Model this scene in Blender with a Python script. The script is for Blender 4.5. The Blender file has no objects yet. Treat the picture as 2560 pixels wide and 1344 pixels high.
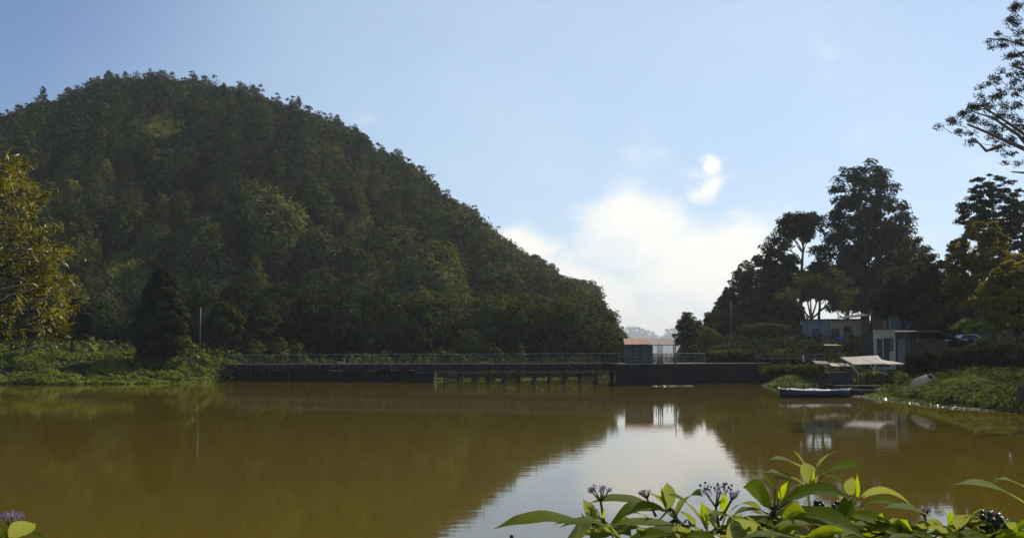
import bpy, math, random
import numpy as np
from mathutils import Vector, Matrix, noise as mnoise

# ------------------------------------------------------------------ camera
F = 2600.0                      # focal length in photo pixels (photo is 2560 wide)
CAMZ = 3.2
HORIZON = 880.0
PITCH = math.atan((HORIZON - 672.0) / F)
scene = bpy.context.scene
col = scene.collection
cam_d = bpy.data.cameras.new('camera')
cam = bpy.data.objects.new('camera', cam_d); col.objects.link(cam)
cam_d.sensor_width = 36.0; cam_d.lens = F / 2560.0 * 36.0
cam_d.clip_start = 0.1; cam_d.clip_end = 30000
cam.location = (0, 0, CAMZ); cam.rotation_euler = (math.pi/2 + PITCH, 0, 0)
scene.camera = cam

# ------------------------------------------------------------------ light
SUN_EL = math.radians(43); SUN_AZ = math.radians(46)      # azimuth measured from +Y towards +X
SUNDIR = Vector((math.sin(SUN_AZ)*math.cos(SUN_EL), math.cos(SUN_AZ)*math.cos(SUN_EL), math.sin(SUN_EL)))
sd = bpy.data.lights.new('sun', 'SUN'); sd.energy = 4.6; sd.angle = math.radians(0.55); sd.color = (1.0, 0.93, 0.80)
sun = bpy.data.objects.new('sun', sd); col.objects.link(sun)
sun.rotation_euler = SUNDIR.to_track_quat('Z', 'Y').to_euler(); sun.location = (40, 60, 80)

world = bpy.data.worlds.new('World'); scene.world = world; world.use_nodes = True
def build_world():
    nt = world.node_tree; N = nt.nodes; L = nt.links; N.clear()
    out = N.new('ShaderNodeOutputWorld'); bg = N.new('ShaderNodeBackground')
    sky = N.new('ShaderNodeTexSky'); sky.sky_type = 'NISHITA'; sky.sun_disc = False
    sky.sun_elevation = SUN_EL; sky.sun_rotation = SUN_AZ
    sky.air_density = 1.0; sky.dust_density = 1.4; sky.ozone_density = 0.8; sky.altitude = 900
    tc = N.new('ShaderNodeTexCoord')
    def math_(op, a, b=None, c=None, clamp=False):
        n = N.new('ShaderNodeMath'); n.operation = op; n.use_clamp = clamp
        for i, v in enumerate((a, b, c)):
            if v is None: continue
            if isinstance(v, (int, float)): n.inputs[i].default_value = v
            else: L.new(v, n.inputs[i])
        return n.outputs[0]
    sep = N.new('ShaderNodeSeparateXYZ'); L.new(tc.outputs['Generated'], sep.inputs[0])
    X, Y, Z = sep.outputs
    az = math_('ARCTAN2', X, Y)                       # compass bearing of the direction
    el = math_('ARCSINE', Z)
    comb = N.new('ShaderNodeCombineXYZ'); L.new(az, comb.inputs[0]); L.new(math_('MULTIPLY', el, 1.5), comb.inputs[1])
    nz = N.new('ShaderNodeTexNoise'); nz.inputs['Scale'].default_value = 11; nz.inputs['Detail'].default_value = 9; nz.inputs['Roughness'].default_value = 0.52
    L.new(comb.outputs[0], nz.inputs['Vector'])
    nz2 = N.new('ShaderNodeTexNoise'); nz2.inputs['Scale'].default_value = 5; nz2.inputs['Detail'].default_value = 4
    L.new(comb.outputs[0], nz2.inputs['Vector'])
    # cumulus bank: soft ellipses (bearing, elevation, half sizes) broken up by noise
    wn = N.new('ShaderNodeTexNoise'); wn.inputs['Scale'].default_value = 16; wn.inputs['Detail'].default_value = 6; L.new(comb.outputs[0], wn.inputs['Vector'])
    ws = N.new('ShaderNodeSeparateColor'); L.new(wn.outputs['Color'], ws.inputs[0])
    az = math_('ADD', az, math_('MULTIPLY', math_('SUBTRACT', ws.outputs[0], 0.5), 0.09)); el = math_('ADD', el, math_('MULTIPLY', math_('SUBTRACT', ws.outputs[1], 0.5), 0.06))
    blobs = [(0.115, 0.108, 0.070, 0.050), (0.175, 0.070, 0.100, 0.060), (0.232, 0.092, 0.040, 0.045), (0.06, 0.06, 0.10, 0.05),
             (0.010, 0.100, 0.045, 0.030), (0.186, 0.158, 0.034, 0.014), (0.200, 0.176, 0.014, 0.012), (0.14, 0.01, 0.24, 0.075),
             (-0.55, 0.07, 0.25, 0.05), (0.75, 0.09, 0.22, 0.06), (2.2, 0.1, 0.4, 0.07), (-2.0, 0.09, 0.5, 0.06)]
    tot = None
    for (ca, ce, ra, re) in blobs:
        da = math_('DIVIDE', math_('SUBTRACT', az, ca), ra); de = math_('DIVIDE', math_('SUBTRACT', el, ce), re)
        r2 = math_('ADD', math_('MULTIPLY', da, da), math_('MULTIPLY', de, de))
        g = math_('POWER', 2.718, math_('MULTIPLY', r2, -0.9))
        tot = g if tot is None else math_('MAXIMUM', tot, g)
    s = math_('ADD', tot, math_('MULTIPLY', math_('SUBTRACT', nz.outputs['Fac'], 0.5), 1.9))
    mr = N.new('ShaderNodeMapRange'); mr.interpolation_type = 'SMOOTHSTEP'
    L.new(s, mr.inputs[0]); mr.inputs[1].default_value = 0.15; mr.inputs[2].default_value = 1.05
    mask = math_('MULTIPLY', mr.outputs[0], 0.97)
    # thin high veil that brightens around its own set bearing
    veil_dot = N.new('ShaderNodeVectorMath'); veil_dot.operation = 'DOT_PRODUCT'
    L.new(tc.outputs['Generated'], veil_dot.inputs[0]); veil_dot.inputs[1].default_value = (math.sin(VEIL_AZ)*math.cos(VEIL_EL), math.cos(VEIL_AZ)*math.cos(VEIL_EL), math.sin(VEIL_EL))
    veil = N.new('ShaderNodeMapRange'); veil.interpolation_type = 'SMOOTHSTEP'
    L.new(veil_dot.outputs['Value'], veil.inputs[0]); veil.inputs[1].default_value = 0.84; veil.inputs[2].default_value = 1.0
    vm = math_('MULTIPLY', veil.outputs[0], math_('ADD', 0.33, math_('MULTIPLY', nz2.outputs['Fac'], 0.30)), clamp=True)
    low = N.new('ShaderNodeMapRange'); low.interpolation_type = 'SMOOTHSTEP'
    L.new(el, low.inputs[0]); low.inputs[1].default_value = 0.14; low.inputs[2].default_value = -0.02
    vm2 = math_('MAXIMUM', vm, math_('MULTIPLY', low.outputs[0], 0.9))
    tint = N.new('ShaderNodeMix'); tint.data_type = 'RGBA'; tint.blend_type = 'MULTIPLY'; tint.inputs[0].default_value = 1
    L.new(sky.outputs[0], tint.inputs[6]); tint.inputs[7].default_value = SKYTINT
    def mixc(fac, a, colr):
        m = N.new('ShaderNodeMix'); m.data_type = 'RGBA'; L.new(fac, m.inputs[0]); L.new(a, m.inputs[6]); m.inputs[7].default_value = colr
        return m.outputs[2]
    c = mixc(vm2, tint.outputs[2], VEIL)
    c = mixc(mask, c, CLOUD)
    L.new(c, bg.inputs[0]); bg.inputs[1].default_value = SKY_STRENGTH
    L.new(bg.outputs[0], out.inputs[0])
SKY_STRENGTH = 0.094
SKYTINT = (0.86, 0.99, 1.18, 1)
VEIL_AZ, VEIL_EL = math.radians(6), math.radians(8)
VEIL = (8.3, 10.4, 11.9, 1)
CLOUD = (12.2, 11.9, 10.9, 1)
build_world()
vs = scene.view_settings
vs.view_transform = 'Standard'; vs.look = 'None'; vs.exposure = 0.0; vs.gamma = 1.0; vs.use_curve_mapping = False
scene.cycles.max_bounces = 8; scene.cycles.diffuse_bounces = 3; scene.cycles.glossy_bounces = 3
scene.cycles.transmission_bounces = 4; scene.cycles.transparent_max_bounces = 8; scene.cycles.volume_bounces = 0
scene.cycles.use_denoising = True

# ------------------------------------------------------------------ helpers
RNG = np.random.default_rng(7)
random.seed(7)
def P(px, py, d):
    """point of the place at distance d (along +Y) on the sight line through photo pixel px,py"""
    x = (px-1280.0)/F; y = -(py-672.0)/F
    c, s = math.cos(PITCH), math.sin(PITCH)
    dy = c - y*s; dz = s + y*c
    t = d/dy
    return Vector((x*t, d, CAMZ + dz*t))
def Xat(px, d): return P(px, HORIZON, d).x
def Zat(py, d): return P(1280, py, d).z
def sstep(a, b, x):
    t = np.clip((np.asarray(x, float)-a)/(b-a), 0, 1); return t*t*(3-2*t)

def tag(o, label=None, cat=None, group=None, kind=None):
    if label: o['label'] = label
    if cat: o['category'] = cat
    if group: o['group'] = group
    if kind: o['kind'] = kind
    return o
def empty(name, loc, label=None, cat=None, group=None, rz=0.0):
    o = bpy.data.objects.new(name, None); col.objects.link(o); o.location = loc; o.rotation_euler = (0, 0, rz)
    o.empty_display_size = 0.3
    return tag(o, label, cat, group)
def link(name, me, mat=None, parent=None, loc=None):
    o = bpy.data.objects.new(name, me); col.objects.link(o)
    if mat is not None and len(me.materials) == 0:
        for m in (mat if isinstance(mat, (list, tuple)) else [mat]): me.materials.append(m)
    if parent is not None: o.parent = parent
    if loc is not None: o.location = loc
    return o
class MB:
    def __init__(s): s.v = []; s.f = []
    def add(s, vs_, fs):
        n = len(s.v); s.v += [tuple(v) for v in vs_]; s.f += [tuple(i+n for i in f) for f in fs]; return s
    def box(s, c, size, rz=0.0, rx=0.0, ry=0.0, taper=1.0):
        hx, hy, hz = size[0]/2, size[1]/2, size[2]/2
        M = Matrix.Translation(c) @ Matrix.Rotation(rz, 4, 'Z') @ Matrix.Rotation(ry, 4, 'Y') @ Matrix.Rotation(rx, 4, 'X')
        vs_ = []
        for z in (-1, 1):
            k = taper if z > 0 else 1
            for x, y in ((-1,-1),(1,-1),(1,1),(-1,1)): vs_.append(M @ Vector((x*hx*k, y*hy*k, z*hz)))
        return s.add(vs_, [(0,3,2,1),(4,5,6,7),(0,1,5,4),(1,2,6,5),(2,3,7,6),(3,0,4,7)])
    def tube(s, pts, rad, sides=6, cap=True):
        pts = [Vector(p) for p in pts]; n = len(pts)
        if not hasattr(rad, '__len__'): rad = [rad]*n
        vs_ = []; fs = []; ref = Vector((0.13, 0.31, 0.94)).normalized()
        for i, p in enumerate(pts):
            d = (pts[min(i+1, n-1)]-pts[max(i-1, 0)])
            if d.length < 1e-9: d = Vector((0, 0, 1))
            d.normalize()
            a = ref - d*ref.dot(d)
            if a.length < 0.15:
                a = Vector((1, 0, 0)) - d*d.x
            a.normalize(); b = d.cross(a)
            for k in range(sides):
                t = 2*math.pi*k/sides
                vs_.append(p + (a*math.cos(t)+b*math.sin(t))*rad[i])
        for i in range(n-1):
            for k in range(sides):
                k2 = (k+1) % sides
                fs.append((i*sides+k, i*sides+k2, (i+1)*sides+k2, (i+1)*sides+k))
        if cap:
            fs.append(tuple(range(sides-1, -1, -1))); fs.append(tuple((n-1)*sides+k for k in range(sides)))
        return s.add(vs_, fs)
    def ball(s, c, r, seg=8, rings=5, sc=(1, 1, 1)):
        vs_ = [Vector(c)+Vector((0, 0, r*sc[2]))]; fs = []
        for i in range(1, rings):
            t = math.pi*i/rings
            for k in range(seg):
                a = 2*math.pi*k/seg
                vs_.append(Vector(c)+Vector((math.sin(t)*math.cos(a)*r*sc[0], math.sin(t)*math.sin(a)*r*sc[1], math.cos(t)*r*sc[2])))
        vs_.append(Vector(c)-Vector((0, 0, r*sc[2])))
        for k in range(seg): fs.append((0, 1+k, 1+(k+1) % seg))
        for i in range(rings-2):
            for k in range(seg):
                a = 1+i*seg+k; b = 1+i*seg+(k+1) % seg
                fs.append((a, a+seg, b+seg, b))
        l = len(vs_)-1
        for k in range(seg): fs.append((l, 1+(rings-2)*seg+(k+1) % seg, 1+(rings-2)*seg+k))
        return s.add(vs_, fs)
    def mesh(s, name, smooth=False):
        me = bpy.data.meshes.new(name); me.from_pydata(s.v, [], s.f); me.update()
        if smooth: me.polygons.foreach_set('use_smooth', [True]*len(me.polygons))
        return me
    def build(s, name, mat, parent=None, loc=None, smooth=False):
        return link(name, s.mesh(name, smooth), mat, parent, loc)

def quads_mesh(name, Q, matidx=None):
    """Q: (N,4,3) array of loose quads"""
    n = len(Q); me = bpy.data.meshes.new(name)
    me.vertices.add(n*4); me.vertices.foreach_set('co', np.ascontiguousarray(Q, dtype=np.float32).ravel())
    me.loops.add(n*4); me.loops.foreach_set('vertex_index', np.arange(n*4, dtype=np.int32))
    me.polygons.add(n); me.polygons.foreach_set('loop_start', np.arange(0, n*4, 4, dtype=np.int32))
    if matidx is not None: me.polygons.foreach_set('material_index', np.asarray(matidx, dtype=np.int32))
    me.update(calc_edges=True)
    return me
def unit(a): return a/np.maximum(np.linalg.norm(a, axis=-1, keepdims=True), 1e-9)
def leaf_quads(c, out, size, rng, aspect=0.5, updir=0.35, spread=0.6, droop=0.0):
    """diamond leaves at points c with rough outward direction out"""
    n = len(c)
    nr = unit(out*0.9 + rng.normal(size=(n, 3))*spread + np.array([0, 0, updir]))
    t = rng.normal(size=(n, 3)); t[:, 2] -= droop
    t = unit(t - nr*np.sum(t*nr, axis=1, keepdims=True)); b = np.cross(nr, t)
    s = (size*(0.6+0.8*rng.random((n, 1))))
    bend = nr*s*0.18
    Q = np.stack([c - t*s - bend, c + b*s*aspect + bend, c + t*s - bend, c - b*s*aspect + bend], axis=1)
    return Q
def cloud_leaves(centers, radii, counts, size, rng, shell=0.45, radial=None, rw=1.1, **kw):
    """leaves spread through ellipsoidal clumps; centers (k,3), radii (k,3)"""
    centers = np.asarray(centers, float); radii = np.asarray(radii, float)
    counts = np.asarray(counts, int)*np.ones(len(centers), int)
    idx = np.repeat(np.arange(len(centers)), counts)
    d = unit(rng.normal(size=(len(idx), 3)))
    r = rng.random((len(idx), 1))**shell * (0.85+0.3*rng.random((len(idx), 1)))
    c = centers[idx] + d*radii[idx]*r
    if radial is not None: d = unit(d*0.75 + np.asarray(radial)[idx]*rw)
    return leaf_quads(c, d, size, rng, **kw)

# ------------------------------------------------------------------ materials
def nodes_mat(name):
    m = bpy.data.materials.new(name); m.use_nodes = True
    nt = m.node_tree; N = nt.nodes; bs = N['Principled BSDF']
    return m, nt, N, nt.links, bs
def noise_node(N, L, scale, detail=4, coord=None, rough=0.55):
    n = N.new('ShaderNodeTexNoise'); n.inputs['Scale'].default_value = scale; n.inputs['Detail'].default_value = detail; n.inputs['Roughness'].default_value = rough
    if coord is not None: L.new(coord, n.inputs['Vector'])
    return n
def ramp(N, L, fac, stops):
    r = N.new('ShaderNodeValToRGB'); cr = r.color_ramp
    while len(cr.elements) < len(stops): cr.elements.new(0.5)
    for e, (p, c) in zip(cr.elements, stops): e.position = p; e.color = (*c, 1)
    if fac is not None: L.new(fac, r.inputs[0])
    return r
def foliage_mat(name, dark, mid, light, transl=0.25, gloss=0.25, scale=0.03, rough=0.5, tcol=None):
    m, nt, N, L, bs = nodes_mat(name)
    geo = N.new('ShaderNodeNewGeometry'); oi = N.new('ShaderNodeObjectInfo')
    nz = noise_node(N, L, scale, 3, geo.outputs['Position'])
    a = N.new('ShaderNodeMath'); a.operation = 'MULTIPLY_ADD'; L.new(geo.outputs['Random Per Island'], a.inputs[0]); a.inputs[1].default_value = 0.45
    b = N.new('ShaderNodeMath'); b.operation = 'MULTIPLY_ADD'; L.new(nz.outputs['Fac'], b.inputs[0]); b.inputs[1].default_value = 1.9; b.inputs[2].default_value = -0.88
    L.new(b.outputs[0], a.inputs[2])
    c = N.new('ShaderNodeMath'); c.operation = 'MULTIPLY_ADD'; L.new(oi.outputs['Random'], c.inputs[0]); c.inputs[1].default_value = 0.42; L.new(a.outputs[0], c.inputs[2])
    r = ramp(N, L, c.outputs[0], [(0.0, dark), (0.5, mid), (1.0, light)])
    L.new(r.outputs[0], bs.inputs['Base Color']); bs.inputs['Roughness'].default_value = rough
    bs.inputs['Specular IOR Level'].default_value = gloss
    tr = N.new('ShaderNodeBsdfTranslucent')
    if tcol:
        mm = N.new('ShaderNodeMix'); mm.data_type = 'RGBA'; mm.blend_type = 'MULTIPLY'; mm.inputs[0].default_value = 1
        L.new(r.outputs[0], mm.inputs[6]); mm.inputs[7].default_value = (*tcol, 1); L.new(mm.outputs[2], tr.inputs[0])
    else: L.new(r.outputs[0], tr.inputs[0])
    mx = N.new('ShaderNodeMixShader'); mx.inputs[0].default_value = transl
    if gloss <= 0.35:
        df = N.new('ShaderNodeBsdfDiffuse'); L.new(r.outputs[0], df.inputs[0]); L.new(df.outputs[0], mx.inputs[1])
    else: L.new(bs.outputs[0], mx.inputs[1])
    L.new(tr.outputs[0], mx.inputs[2]); L.new(mx.outputs[0], N['Material Output'].inputs[0])
    return m
def rough_mat(name, c1, c2, scale=2.0, rough=0.85, bump=0.3, detail=6, spec=0.3, metallic=0.0, stops=None, obj_coord=True, transl=0.0):
    m, nt, N, L, bs = nodes_mat(name)
    tc = N.new('ShaderNodeTexCoord'); co = tc.outputs['Object']
    nz = noise_node(N, L, scale, detail, co, 0.62)
    r = ramp(N, L, nz.outputs['Fac'], stops or [(0.3, c1), (0.7, c2)])
    L.new(r.outputs[0], bs.inputs['Base Color']); bs.inputs['Roughness'].default_value = rough
    bs.inputs['Specular IOR Level'].default_value = spec; bs.inputs['Metallic'].default_value = metallic
    if bump:
        nb = noise_node(N, L, scale*6, 5, co)
        bp = N.new('ShaderNodeBump'); bp.inputs['Strength'].default_value = bump; bp.inputs['Distance'].default_value = 0.03
        L.new(nb.outputs['Fac'], bp.inputs['Height']); L.new(bp.outputs[0], bs.inputs['Normal'])
    if transl:
        tr = N.new('ShaderNodeBsdfTranslucent'); L.new(r.outputs[0], tr.inputs[0])
        mx = N.new('ShaderNodeMixShader'); mx.inputs[0].default_value = transl
        L.new(bs.outputs[0], mx.inputs[1]); L.new(tr.outputs[0], mx.inputs[2]); L.new(mx.outputs[0], N['Material Output'].inputs[0])
    return m

M = {}
M['pine']   = foliage_mat('pine_needles', (0.022, 0.031, 0.009), (0.056, 0.073, 0.020), (0.112, 0.130, 0.034), 0.12, 0.2)
M['forest'] = foliage_mat('forest_leaves', (0.030, 0.041, 0.010), (0.090, 0.110, 0.023), (0.190, 0.205, 0.045), 0.16, 0.25)
M['olive']  = foliage_mat('olive_leaves', (0.052, 0.060, 0.013), (0.155, 0.165, 0.030), (0.290, 0.285, 0.060), 0.20, 0.25)
M['lightg'] = foliage_mat('light_leaves', (0.045, 0.060, 0.018), (0.090, 0.110, 0.030), (0.140, 0.150, 0.045), 0.3, 0.3)
M['brown']  = foliage_mat('bronze_leaves', (0.030, 0.024, 0.010), (0.060, 0.044, 0.018), (0.10, 0.070, 0.030), 0.2, 0.25)
M['rdark']  = foliage_mat('dark_conifer_needles', (0.018, 0.026, 0.013), (0.042, 0.053, 0.022), (0.080, 0.092, 0.034), 0.25, 0.25, 0.3)
M['rleaf']  = foliage_mat('dark_broad_leaves', (0.032, 0.040, 0.010), (0.095, 0.104, 0.022), (0.19, 0.185, 0.04), 0.42, 0.35, 0.3)
M['rolive'] = foliage_mat('bronze_olive_leaves', (0.075, 0.068, 0.010), (0.22, 0.185, 0.022), (0.38, 0.31, 0.04), 0.58, 0.35, 0.3)
M['euc']    = foliage_mat('gum_leaves', (0.022, 0.032, 0.018), (0.040, 0.052, 0.028), (0.070, 0.085, 0.040), 0.2, 0.3, 0.5)
M['cover']  = foliage_mat('bank_weed', (0.085, 0.105, 0.018), (0.24, 0.27, 0.040), (0.40, 0.41, 0.08), 0.22, 0.35, 0.3)
M['reed']   = foliage_mat('water_weed', (0.080, 0.100, 0.020), (0.20, 0.235, 0.05), (0.36, 0.38, 0.11), 0.25, 0.35, 0.8)
M['yellow'] = foliage_mat('glossy_yellow_leaves', (0.09, 0.085, 0.008), (0.24, 0.21, 0.014), (0.42, 0.34, 0.025), 0.45, 0.45, 2.0, 0.38)
M['far']    = foliage_mat('far_leaves', (0.03, 0.04, 0.03), (0.05, 0.06, 0.04), (0.07, 0.08, 0.05), 0.1, 0.1)
M['bark']   = rough_mat('bark', (0.035, 0.028, 0.022), (0.09, 0.075, 0.06), 3, 0.9, 0.6)
M['barkp']  = rough_mat('pale_bark', (0.10, 0.09, 0.07), (0.22, 0.19, 0.16), 3, 0.85, 0.4)
M['stem']   = rough_mat('young_stem', (0.07, 0.075, 0.02), (0.15, 0.13, 0.05), 30, 0.6, 0.1)
M['soil']   = rough_mat('soil', (0.018, 0.020, 0.009), (0.040, 0.038, 0.018), 0.6, 1.0, 0.6, spec=0.05)
M['hill']   = rough_mat('hill_undergrowth', (0.014, 0.020, 0.008), (0.034, 0.040, 0.014), 0.15, 1.0, 0.8, spec=0.05)
M['stone']  = rough_mat('dark_stone', (0.018, 0.018, 0.016), (0.042, 0.040, 0.036), 1.2, 0.9, 0.6)
M['concrete'] = rough_mat('weathered_concrete', (0.10, 0.095, 0.08), (0.22, 0.20, 0.17), 2, 0.85, 0.35)
M['deckc']  = rough_mat('pale_deck_concrete', (0.12, 0.105, 0.08), (0.22, 0.19, 0.15), 3, 0.8, 0.25)
M['steel']  = rough_mat('grey_painted_steel', (0.06, 0.07, 0.075), (0.12, 0.13, 0.13), 5, 0.5, 0.05, spec=0.5)
M['steelp'] = rough_mat('pale_pipe', (0.22, 0.25, 0.26), (0.36, 0.38, 0.38), 5, 0.4, 0.05, spec=0.5)
M['rust']   = rough_mat('rusty_sheet', (0.30, 0.11, 0.045), (0.52, 0.26, 0.12), 2.5, 0.55, 0.2, stops=[(0.3, (0.24, 0.09, 0.035)), (0.5, (0.45, 0.20, 0.09)), (0.75, (0.62, 0.38, 0.20))])
M['cream']  = rough_mat('cream_sheet', (0.55, 0.46, 0.33), (0.72, 0.64, 0.50), 2.0, 0.55, 0.1, transl=0.35)
M['canvas'] = rough_mat('sun_bleached_canvas', (0.42, 0.36, 0.27), (0.60, 0.54, 0.43), 1.5, 0.8, 0.2, transl=0.15)
M['hutw']   = rough_mat('grey_hut_wall', (0.065, 0.072, 0.072), (0.12, 0.125, 0.12), 1.5, 0.85, 0.2)
M['wblue']  = rough_mat('blue_grey_wall', (0.13, 0.155, 0.155), (0.22, 0.24, 0.23), 1.5, 0.85, 0.2)
M['wbeige'] = rough_mat('beige_wall', (0.28, 0.22, 0.12), (0.42, 0.34, 0.20), 1.5, 0.85, 0.2)
M['wwhite'] = rough_mat('white_wall', (0.46, 0.40, 0.26), (0.64, 0.57, 0.40), 1.2, 0.85, 0.2)
M['door']   = rough_mat('teal_door', (0.035, 0.07, 0.09), (0.06, 0.11, 0.13), 3, 0.6, 0.1)
M['bdoor']  = rough_mat('blue_door', (0.02, 0.04, 0.08), (0.035, 0.065, 0.12), 3, 0.5, 0.1)
M['glass']  = rough_mat('dark_window', (0.01, 0.013, 0.015), (0.02, 0.025, 0.03), 3, 0.15, 0.0, spec=0.6)
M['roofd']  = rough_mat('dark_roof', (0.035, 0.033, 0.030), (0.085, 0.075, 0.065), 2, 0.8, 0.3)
M['wood']   = rough_mat('old_wood', (0.05, 0.038, 0.028), (0.12, 0.09, 0.065), 4, 0.85, 0.4)
M['blue']   = rough_mat('blue_plastic', (0.01, 0.04, 0.35), (0.02, 0.07, 0.5), 4, 0.4, 0.05, spec=0.5)
M['mural']  = rough_mat('blue_tarpaulin', (0.02, 0.07, 0.12), (0.20, 0.16, 0.12), 1.1, 0.7, 0.2, stops=[(0.35, (0.02, 0.07, 0.13)), (0.55, (0.05, 0.12, 0.18)), (0.65, (0.22, 0.14, 0.12))])
M['hull']   = rough_mat('blue_black_hull', (0.008, 0.016, 0.035), (0.018, 0.03, 0.06), 3, 0.45, 0.1, spec=0.5)
M['white']  = rough_mat('white_paint', (0.62, 0.60, 0.54), (0.80, 0.78, 0.72), 3, 0.45, 0.05, spec=0.5)
M['gunw']   = rough_mat('pale_gunwale', (0.55, 0.52, 0.44), (0.75, 0.72, 0.64), 5, 0.5, 0.05)
M['hulld']  = rough_mat('dark_grey_hull', (0.02, 0.022, 0.025), (0.04, 0.042, 0.045), 3, 0.6, 0.1)
M['black']  = rough_mat('black_rubber', (0.01, 0.01, 0.01), (0.02, 0.02, 0.02), 3, 0.7, 0.1)

def water_mat():
    m, nt, N, L, bs = nodes_mat('muddy_water')
    geo = N.new('ShaderNodeNewGeometry')
    nz = noise_node(N, L, 0.02, 4, geo.outputs['Position'])
    r = ramp(N, L, nz.outputs['Fac'], [(0.3, (0.105, 0.070, 0.0035)), (0.7, (0.130, 0.090, 0.0050))])
    L.new(r.outputs[0], bs.inputs['Base Color'])
    bs.inputs['Roughness'].default_value = 0.035; bs.inputs['IOR'].default_value = 1.33; bs.inputs['Specular IOR Level'].default_value = 0.5
    mp = N.new('ShaderNodeMapping'); mp.inputs['Scale'].default_value = (0.55, 1.3, 1); L.new(geo.outputs['Position'], mp.inputs[0])
    n1 = noise_node(N, L, 1.1, 2, mp.outputs[0]); n2 = noise_node(N, L, 4.5, 2, mp.outputs[0])
    ad = N.new('ShaderNodeMath'); ad.operation = 'MULTIPLY_ADD'; L.new(n2.outputs['Fac'], ad.inputs[0]); ad.inputs[1].default_value = 0.22; L.new(n1.outputs['Fac'], ad.inputs[2])
    bp = N.new('ShaderNodeBump'); bp.inputs['Strength'].default_value = 1.0; bp.inputs['Distance'].default_value = 0.0024
    wl = noise_node(N, L, 0.035, 3, mp.outputs[0]); wr_ = N.new('ShaderNodeMapRange'); L.new(wl.outputs['Fac'], wr_.inputs[0]); wr_.inputs[1].default_value = 0.38; wr_.inputs[2].default_value = 0.62; wr_.inputs[3].default_value = 0.25; wr_.inputs[4].default_value = 1.4; L.new(wr_.outputs[0], bp.inputs['Strength'])
    L.new(ad.outputs[0], bp.inputs['Height']); L.new(bp.outputs[0], bs.inputs['Normal'])
    return m
M['water'] = water_mat()

# ------------------------------------------------------------------ setting: ground, lake, hill, banks
def grid_obj(name, xs_fn, rows, ncol, zfn, mat, kind='structure'):
    """terrain sheet; rows: list of Y; xs_fn(Y)->array of X"""
    V = []; nr = len(rows)
    for Y in rows:
        X = xs_fn(Y); Z = zfn(X, np.full_like(X, Y)); V.append(np.stack([X, np.full_like(X, Y), Z], 1))
    V = np.concatenate(V); fs = []
    for i in range(nr-1):
        for j in range(ncol-1):
            a = i*ncol+j; fs.append((a, a+1, a+ncol+1, a+ncol))
    me = bpy.data.meshes.new(name); me.from_pydata(V.tolist(), [], fs); me.update()
    me.polygons.foreach_set('use_smooth', [True]*len(me.polygons))
    o = link(name, me, mat); o['kind'] = kind
    return o
def fbm(X, Y, s, amp, off=0.0):
    X = np.atleast_1d(X); Y = np.atleast_1d(Y)
    return np.array([mnoise.fractal(Vector((x*s+off, y*s, off)), 1.0, 2.0, 3) for x, y in zip(X.ravel(), Y.ravel())]).reshape(X.shape)*amp

g = MB(); g.add([(-9000, -400, -1.5), (9000, -400, -1.5), (9000, 12000, -1.5), (-9000, 12000, -1.5)], [(0, 1, 2, 3)])
tag(g.build('ground', M['soil']), kind='structure')
w = MB(); w.add([(-260, -60, 0), (120, -60, 0), (120, 150, 0), (-260, 150, 0)], [(0, 1, 2, 3)])
lake = tag(w.build('lake_water', M['water']), kind='structure')

# hill: outline of the ridge as seen from the shore: (photo column, photo row of tree tops)
RIDGE = np.array([(-900, 700), (-500, 480), (-200, 350), (0, 285), (60, 270), (80, 252), (150, 248), (240, 198), (380, 190), (470, 196), (560, 215), (640, 232), (740, 268), (830, 300),
                  (890, 325), (940, 375), (1000, 395), (1050, 425), (1100, 478), (1150, 510), (1190, 540), (1240, 590), (1300, 635), (1350, 660), (1400, 700),
                  (1450, 715), (1490, 750), (1515, 800), (1545, 840), (1562, 868), (1600, 880), (1700, 884), (3000, 884)], float)
def D1(px): return np.interp(px, [-900, 0, 900, 1400, 1600], [430, 430, 420, 400, 400])
def D0(px): return np.interp(px, [-900, 0, 900, 1400, 1540, 1600], [190, 195, 200, 215, 260, 300])
def ridge_tree_h(px): return np.interp(px, [0, 900, 1200, 1450, 1560], [17.0, 16.5, 14.0, 12.0, 8.0])
SHORE = np.array([(-900, 100), (-100, 103), (0, 104.5), (200, 104), (370, 107), (440, 110), (520, 114), (600, 119), (1000, 121), (1300, 123), (1500, 135), (1560, 160), (1700, 260), (3000, 260)], float)
def hill_z(X, Y):
    X = np.asarray(X, float); Y = np.asarray(Y, float)
    px = 1280 + X/Y*F*math.cos(PITCH)
    sh = np.interp(px, SHORE[:, 0], SHORE[:, 1])
    d0 = D0(px); d1 = D1(px)
    zr = CAMZ + (HORIZON-np.interp(px, RIDGE[:, 0], RIDGE[:, 1]))/F*d1 - ridge_tree_h(px)
    zr = np.maximum(zr, -2.5)
    lowbank = np.interp(px, [440, 620, 1450, 1600], [3.0, 1.6, 1.6, -1.6])
    z = -1.2 + 1.3*sstep(-4, 0.3, Y-sh)
    z = z + (lowbank-0.1)*sstep(0, 17, Y-sh)
    z = z + np.maximum(0, (4.5-lowbank))*sstep(15, 60, Y-sh)*np.interp(px, [1500, 1580], [1, 0])
    t = np.clip((Y-d0)/(d1-d0), 0, 1)
    prof = np.sin(t*math.pi/2)**0.92
    z = z + np.maximum(zr-4.0, 0)*prof
    back = np.clip((Y-d1)/260, 0, 1)
    z = z - np.maximum(zr, 0)*back*back*1.0
    return z
def hx(Y): return (np.linspace(-700, 1720, 170)-1280)/F/math.cos(PITCH)*Y
rows = list(np.concatenate([np.linspace(98, 140, 43), np.linspace(143, 430, 70), np.linspace(440, 700, 14)]))
def hz_n(X, Y):
    z = hill_z(X, Y)
    return z + fbm(X, Y, 0.035, 1.0)*np.interp(Y, [125, 220], [0.15, 2.0]) + fbm(X, Y, 0.4, 0.12, 5)*(z > 0.2)
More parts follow.
